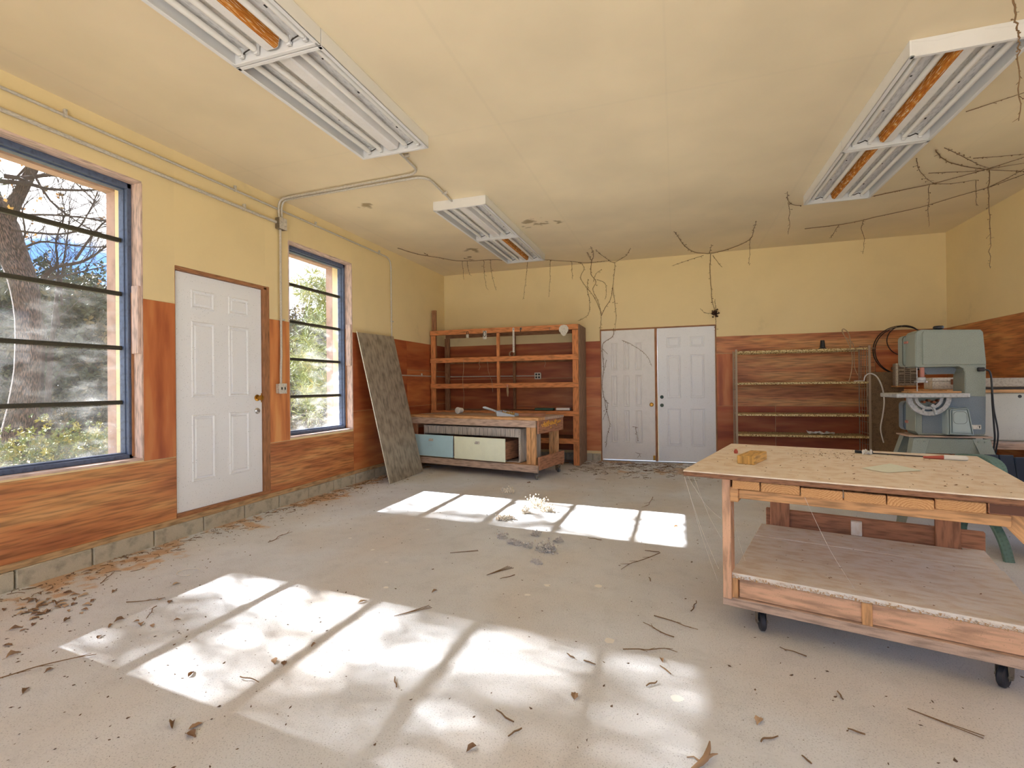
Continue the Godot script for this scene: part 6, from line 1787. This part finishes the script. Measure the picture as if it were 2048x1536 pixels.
func bushy(called: String, label: String, at: Vector3, h: float, r: float, n: int, mesh: Mesh, cols: Array, sd: int, low := 0.1, size := 1.0) -> void:
	# trunk, limbs and a crown of tufts gathered in clumps
	var g := RandomNumberGenerator.new()
	g.seed = sd
	var t := thing(called, label, "tree", at, 0.0, "trees outside")
	var st := mb()
	tube(st, [Vector3(0, -0.2, 0), Vector3(0.04 * h * g.randf(), h * 0.5, 0), Vector3(0.02, h * 0.95, 0.03)], [0.03 * h, 0.018 * h, 0.005], 8)
	part(t, "trunk", st, M.bark)
	var spots := []
	st = mb()
	var clumps := int(h * 7.0)
	for k in clumps:
		var u := g.randf_range(low, 1.0)
		var rr := r * sin(PI * clampf(0.12 + 0.85 * (1.0 - pow(u, 1.3)), 0.0, 1.0)) * g.randf_range(0.5, 1.0)
		if u < 0.5: rr = r * g.randf_range(0.5, 1.0)
		var a := g.randf() * TAU
		var c := Vector3(cos(a) * rr, u * h, sin(a) * rr)
		tube(st, [Vector3(0.02, maxf(0.05, u * h - rr * 0.4), 0), c * Vector3(0.6, 1, 0.6) - Vector3(0, 0.1, 0), c], [0.012, 0.009, 0.004], 4, false)
		for i in int(n / clumps): spots.append(c + Vector3(g.randfn(0, 1), g.randfn(0, 0.7), g.randfn(0, 1)) * 0.16 * r * size)
	part(t, "limbs", st, M.bark).set_meta("kind", "stuff")
	foliage(t, mesh, M.foliage, spots, cols, g, 0.7, 1.4)

func build_outside() -> void:
	var g := mb(); span(g, Vector3(-70, -0.5, -70), Vector3(70, -0.15, 70))
	part(self, "lawn", g, M.ground).set_meta("kind", "structure")
	g = mb(); span(g, Vector3(-3, -0.16, BACK + 0.2), Vector3(14, -0.03, BACK + 14))
	part(self, "driveway", g, M.drive).set_meta("kind", "structure")
	var rn := RandomNumberGenerator.new()
	rn.seed = 808
	# the bare oak close to the large window
	var t := thing("oak_tree", "large bare-limbed oak with a thick leaning trunk outside the large window", "tree", Vector3.ZERO, 0.0, "trees outside")
	var st := mb()
	tube(st, smooth(points(OAK_TRUNK), 3), rad_list([0.36, 0.25, 0.215, 0.22, 0.24, 0.26, 0.26, 0.22, 0.17, 0.10], 3), 12)
	part(t, "trunk", st, M.bark)
	st = mb()
	tube(st, smooth(points(OAK_LIMB), 3), rad_list([0.14, 0.13, 0.11, 0.10, 0.09, 0.06, 0.03], 3), 9)
	part(t, "limb", st, M.bark)
	var k := 0
	for b in OAK_BRANCHES:
		st = mb()
		var p := smooth(points(b), 3)
		var r0: float = 0.05 if k in [0, 1, 3] else 0.026
		var rad := []
		for i in p.size(): rad.append(lerpf(r0, 0.006, float(i) / p.size()))
		tube(st, p, rad, 6)
		for i in range(2, p.size()):
			for q in 2:
				twig_out(st, p[i], (p[i] - p[i - 1]).normalized(), 0.35 + 0.5 * rn.randf(), 0.008, rn, 2)
		part(t, "branch", st, M.bark)
		k += 1
	# the crown over the roof side, which breaks up the sunlight
	st = mb()
	for q in 9:
		var a := Vector3(-9.9, 6.2 + 1.6 * rn.randf(), 1.6)
		var d := Vector3(rn.randf_range(-0.5, 0.9), rn.randf_range(0.0, 0.6), rn.randf_range(-0.7, 1.0)).normalized()
		twig_out(st, a, d, 2.6, 0.05, rn, 4)
	part(t, "crown", st, M.bark)
	var dead := []
	for q in 120: dead.append(Vector3(-9.2 + rn.randfn(0, 1.6), 5.8 + rn.randfn(0, 1.3), 1.6 + rn.randfn(0, 1.8)))
	foliage(t, spray(5, 3, 0.10, 0.035, 1.0), M.foliage, dead, [Color(0.45, 0.22, 0.06), Color(0.5, 0.3, 0.08)], rn, 0.6, 1.1)
	k = 0
	for s in SAPLINGS:
		st = mb()
		var p := smooth(points(s), 3)
		var rad := []
		for i in p.size(): rad.append(lerpf(0.085, 0.03, float(i) / p.size()))
		tube(st, p, rad, 8)
		for i in range(3, p.size()): twig_out(st, p[i], Vector3(rn.randf_range(-1, 1), 0.8, rn.randf_range(-1, 1)).normalized(), 1.0, 0.014, rn, 3)
		solo("sapling", st, M.bark, ["thin bare sapling right of the oak trunk", "thinner bare sapling close to the oak trunk"][k], "tree", Transform3D(), "trees outside")
		k += 1
	# evergreens and thicket beyond
	var needles := spray(21, 18, 0.20, 0.006, 0.9)
	var big_needles := spray(23, 16, 0.30, 0.012, 0.9)
	var leaves := spray(22, 9, 0.16, 0.035, 1.0)
	var dark := [Color(0.025, 0.04, 0.018), Color(0.035, 0.05, 0.02), Color(0.05, 0.06, 0.024), Color(0.028, 0.038, 0.02)]
	var olive := [Color(0.065, 0.075, 0.03), Color(0.09, 0.09, 0.035), Color(0.05, 0.06, 0.025), Color(0.12, 0.10, 0.04)]
	var fall := [Color(0.16, 0.11, 0.04), Color(0.11, 0.09, 0.035), Color(0.19, 0.14, 0.05), Color(0.07, 0.07, 0.03)]
	var eye := Vector3(3.96, -0.15, 8.16)
	var around := func(deg: float, r: float) -> Vector3: return eye + Vector3(-sin(deg_to_rad(deg)), 0, -cos(deg_to_rad(deg))) * r
	var n := 0
	for e in [[67.0, 24, 5.2, 2.4, 0, "dark evergreen thicket tree farthest left beyond the oak"], [64.0, 22, 4.7, 2.2, 1, "olive evergreen behind the oak trunk"], [61.0, 25, 5.4, 2.4, 0, "tall dark evergreen right behind the oak trunk"], [58.8, 21, 4.4, 2.0, 1, "olive bushy tree in the middle of the large window"], [57.0, 26, 5.6, 2.4, 0, "dark evergreen towards the right of the large window"], [55.0, 22, 4.4, 2.1, 2, "yellowing bushy tree at the right edge of the large window"], [52.5, 26, 5.0, 2.4, 0, "dark evergreen just hidden beyond the large window's right jamb"], [43.5, 24, 4.4, 2.2, 2, "yellowing tree at the left edge of the smaller window"], [41.0, 26, 4.6, 2.4, 2, "rust-tinted tree beyond the smaller window"], [38.5, 22, 3.6, 2.0, 1, "olive bushy tree behind the pine"], [36.0, 25, 5.2, 2.4, 0, "dark evergreen beyond the smaller window's right jamb"]]:
		bushy("thicket_tree", e[5], around.call(e[0], e[1]), e[2], e[3], 2600, leaves, [dark, olive, fall][e[4]], 500 + n, 0.02, 1.5)
		n += 1
	bushy("pine_tree", "young pine with long yellow-green needle tufts outside the smaller window", around.call(37.2, 11.0), 4.0, 1.05, 1100, needles, [Color(0.22, 0.26, 0.06), Color(0.30, 0.30, 0.07), Color(0.14, 0.19, 0.05)], 640, 0.08, 1.3)
	bushy("pine_tree", "tall pine beside the building left of the large window, breaking up the sunlight", Vector3(-10.6, -0.15, 4.3), 10.6, 2.3, 1500, big_needles, dark, 641, 0.52, 1.1)
	# low growth round the oak and under the thicket
	n = 0
	for e in [[63.2, 13.6, 0.75, "yellow-green weed clump left of the oak's foot"], [60.4, 13.2, 0.9, "tall yellow weed clump right of the oak's foot"], [59.2, 14.0, 0.7, "yellow-green weeds in the middle of the large window"], [57.6, 13.4, 0.6, "low yellow weeds at the right of the large window"], [56.2, 14.5, 0.8, "bright green weeds near the large window's right jamb"], [61.6, 16.0, 1.2, "darker shrub behind the oak's foot"], [58.4, 17.5, 1.4, "brown-green shrub below the thicket"], [55.4, 17.0, 1.3, "brown-green shrub at the right below the thicket"], [42.0, 15.5, 0.6, "brown weed clump at the left of the smaller window"], [40.0, 16.5, 0.9, "brown shrub in the middle of the smaller window"], [37.8, 17.0, 0.9, "brown shrub at the right of the smaller window"]]:
		var w := thing("weed_clump", e[3], "weeds", around.call(e[0], e[1]), 0.0, "weeds outside")
		var spots := []
		var hh: float = e[2]
		for q in 260: spots.append(Vector3(rn.randfn(0, 0.42), absf(rn.randfn(0, 0.36)), rn.randfn(0, 0.42)) * hh)
		foliage(w, leaves, M.foliage, spots, [[Color(0.20, 0.22, 0.04), Color(0.32, 0.28, 0.05), Color(0.12, 0.16, 0.04)], fall][int(hh > 1.0 or e[0] < 50)], rn, 0.25, 0.6)
		n += 1

func rad_list(r: Array, n: int) -> Array:
	var o := []
	for i in r.size() - 1:
		for k in n: o.append(lerpf(r[i], r[i + 1], float(k) / n))
	o.append(r[r.size() - 1])
	return o

func twig_out(st: SurfaceTool, at: Vector3, d: Vector3, len: float, r: float, g: RandomNumberGenerator, depth: int) -> void:
	var p := [at]
	var dd := (d + Vector3(g.randfn(0, 0.5), g.randfn(0, 0.4) + 0.15, g.randfn(0, 0.5))).normalized()
	for i in 3:
		dd = (dd + Vector3(g.randfn(0, 0.22), g.randfn(0, 0.2), g.randfn(0, 0.22))).normalized()
		p.append(p[i] + dd * len / 3.0)
	tube(st, p, [r, r * 0.8, r * 0.6, r * 0.35], 5 if depth > 2 else 4, false)
	if depth > 0:
		for i in [1, 2, 3]:
			if g.randf() < 0.8: twig_out(st, p[i], dd, len * 0.6, r * 0.5, g, depth - 1)

const EXPOSURE := 3.6
const SUN := 5.1

func more_materials() -> void:
	M.lock = mat(C(70, 84, 76), 0.5, null, Vector3.ONE, "uv", 0.6)
	M.chrome_dull = mat(C(170, 168, 160), 0.5, null, Vector3.ONE, "uv", 0.7)
	M.T_speck_pale = noise_tex(31, 0.2, [[0.0, 0.72], [0.25, 0.86], [0.6, 0.95], [1.0, 1.0]], 3)
	M.T_chipped = noise_tex(32, 0.035, [[0.0, C(96, 66, 42)], [0.30, C(130, 98, 62)], [0.40, C(206, 180, 120)], [0.62, C(222, 198, 140)], [0.8, C(226, 212, 178)], [1.0, C(236, 230, 216)]], 5, 20.0)
	M.twine = mat(C(178, 150, 116), 0.9)
	M.pink = mat(C(206, 140, 116), 0.7)
	M.green = mat(C(60, 92, 74), 0.6)
	M.paper = mat(C(232, 228, 218), 0.8, M.T_mottle, Vector3.ONE)
	M.paper_green = mat(C(232, 234, 214), 0.85, M.T_mottle, Vector3.ONE)
	M.foam = mat(C(214, 158, 70), 0.9)
	M.sawdust = mat(C(200, 164, 100), 0.95)
	M.enamel_blue = mat(C(206, 216, 226), 0.45, M.T_dirty, Vector3(3, 3, 1))
	M.drawer_blue = detail(mat(C(198, 234, 244), 0.55, M.T_paintwork, Vector3.ONE), M.T_speck, Vector3.ONE * 1.3)
	M.drawer_yellow = detail(mat(C(246, 248, 218), 0.55, M.T_mottle, Vector3.ONE), M.T_speck, Vector3.ONE * 1.6)
	M.caster_grey = mat(C(120, 116, 108), 0.6)
	M.hardboard = detail(mat(C(178, 164, 144), 0.36, M.T_grain, Vector3(0.7, 2.2, 1)), M.T_dirty, Vector3.ONE * 0.5)
	M.fibre = detail(mat(C(164, 136, 102), 0.7, M.T_dirty, Vector3.ONE), M.T_fine, Vector3.ONE * 2.0)
	M.beige_metal = detail(mat(C(176, 162, 142), 0.55), M.T_dirty, Vector3.ONE * 3.0)
	M.rail_rust = mat(C(140, 84, 52), 0.8)
	M.chair_green = detail(mat(C(104, 136, 124), 0.5), M.T_dirty, Vector3.ONE * 3.0)
	M.chair_navy = detail(mat(C(30, 46, 66), 0.4), M.T_speck_pale, Vector3.ONE * 3.0)
	M.pink_wood = detail(mat(C(238, 188, 150), 0.8, M.T_grain, Vector3(0.5, 3.0, 1)), M.T_speck, Vector3.ONE * 1.6)
	M.fir_yellow = mat(C(226, 176, 96), 0.8, M.T_grain, Vector3(1.0, 6, 1))
	M.dark_end = mat(C(110, 74, 58), 0.9, M.T_fine, Vector3(3, 1, 1))
	M.faded_red = mat(C(186, 90, 72), 0.7)
	M.chip = mat(C(134, 92, 58), 0.95)
	M.grit = mat(C(104, 82, 62), 0.95)
	M.vine = mat(C(128, 100, 70), 0.9)
	M.nest = mat(C(70, 46, 30), 0.95)
	M.leaves = [mat(C(164, 132, 100), 0.85), mat(C(196, 168, 136), 0.85), mat(C(138, 108, 80), 0.85)]
	M.fluff = mat(C(206, 200, 192), 1.0)
	M.fluff_tan = mat(C(232, 220, 200), 1.0)
	M.drip = mat(C(244, 240, 232), 0.7)
	M.bark = relief(mat(C(120, 94, 80), 0.95, M.T_bark, Vector3(0.45, 14.0, 1)), M.T_bark, 3.0)
	var f := StandardMaterial3D.new()
	f.albedo_color = Color.WHITE
	f.vertex_color_use_as_albedo = true
	f.roughness = 0.8
	M.foliage = f

func _ready() -> void:
	rng.seed = 20240
	set_stage()
	make_materials()
	more_materials()
	build_room()
	build_outside()
	build_lights()
	build_shelving()
	build_bench()
	build_leaning_sheet()
	build_wire_shelf()
	build_band_saw()
	build_right_corner()
	build_table()
	build_vines()
	build_litter()
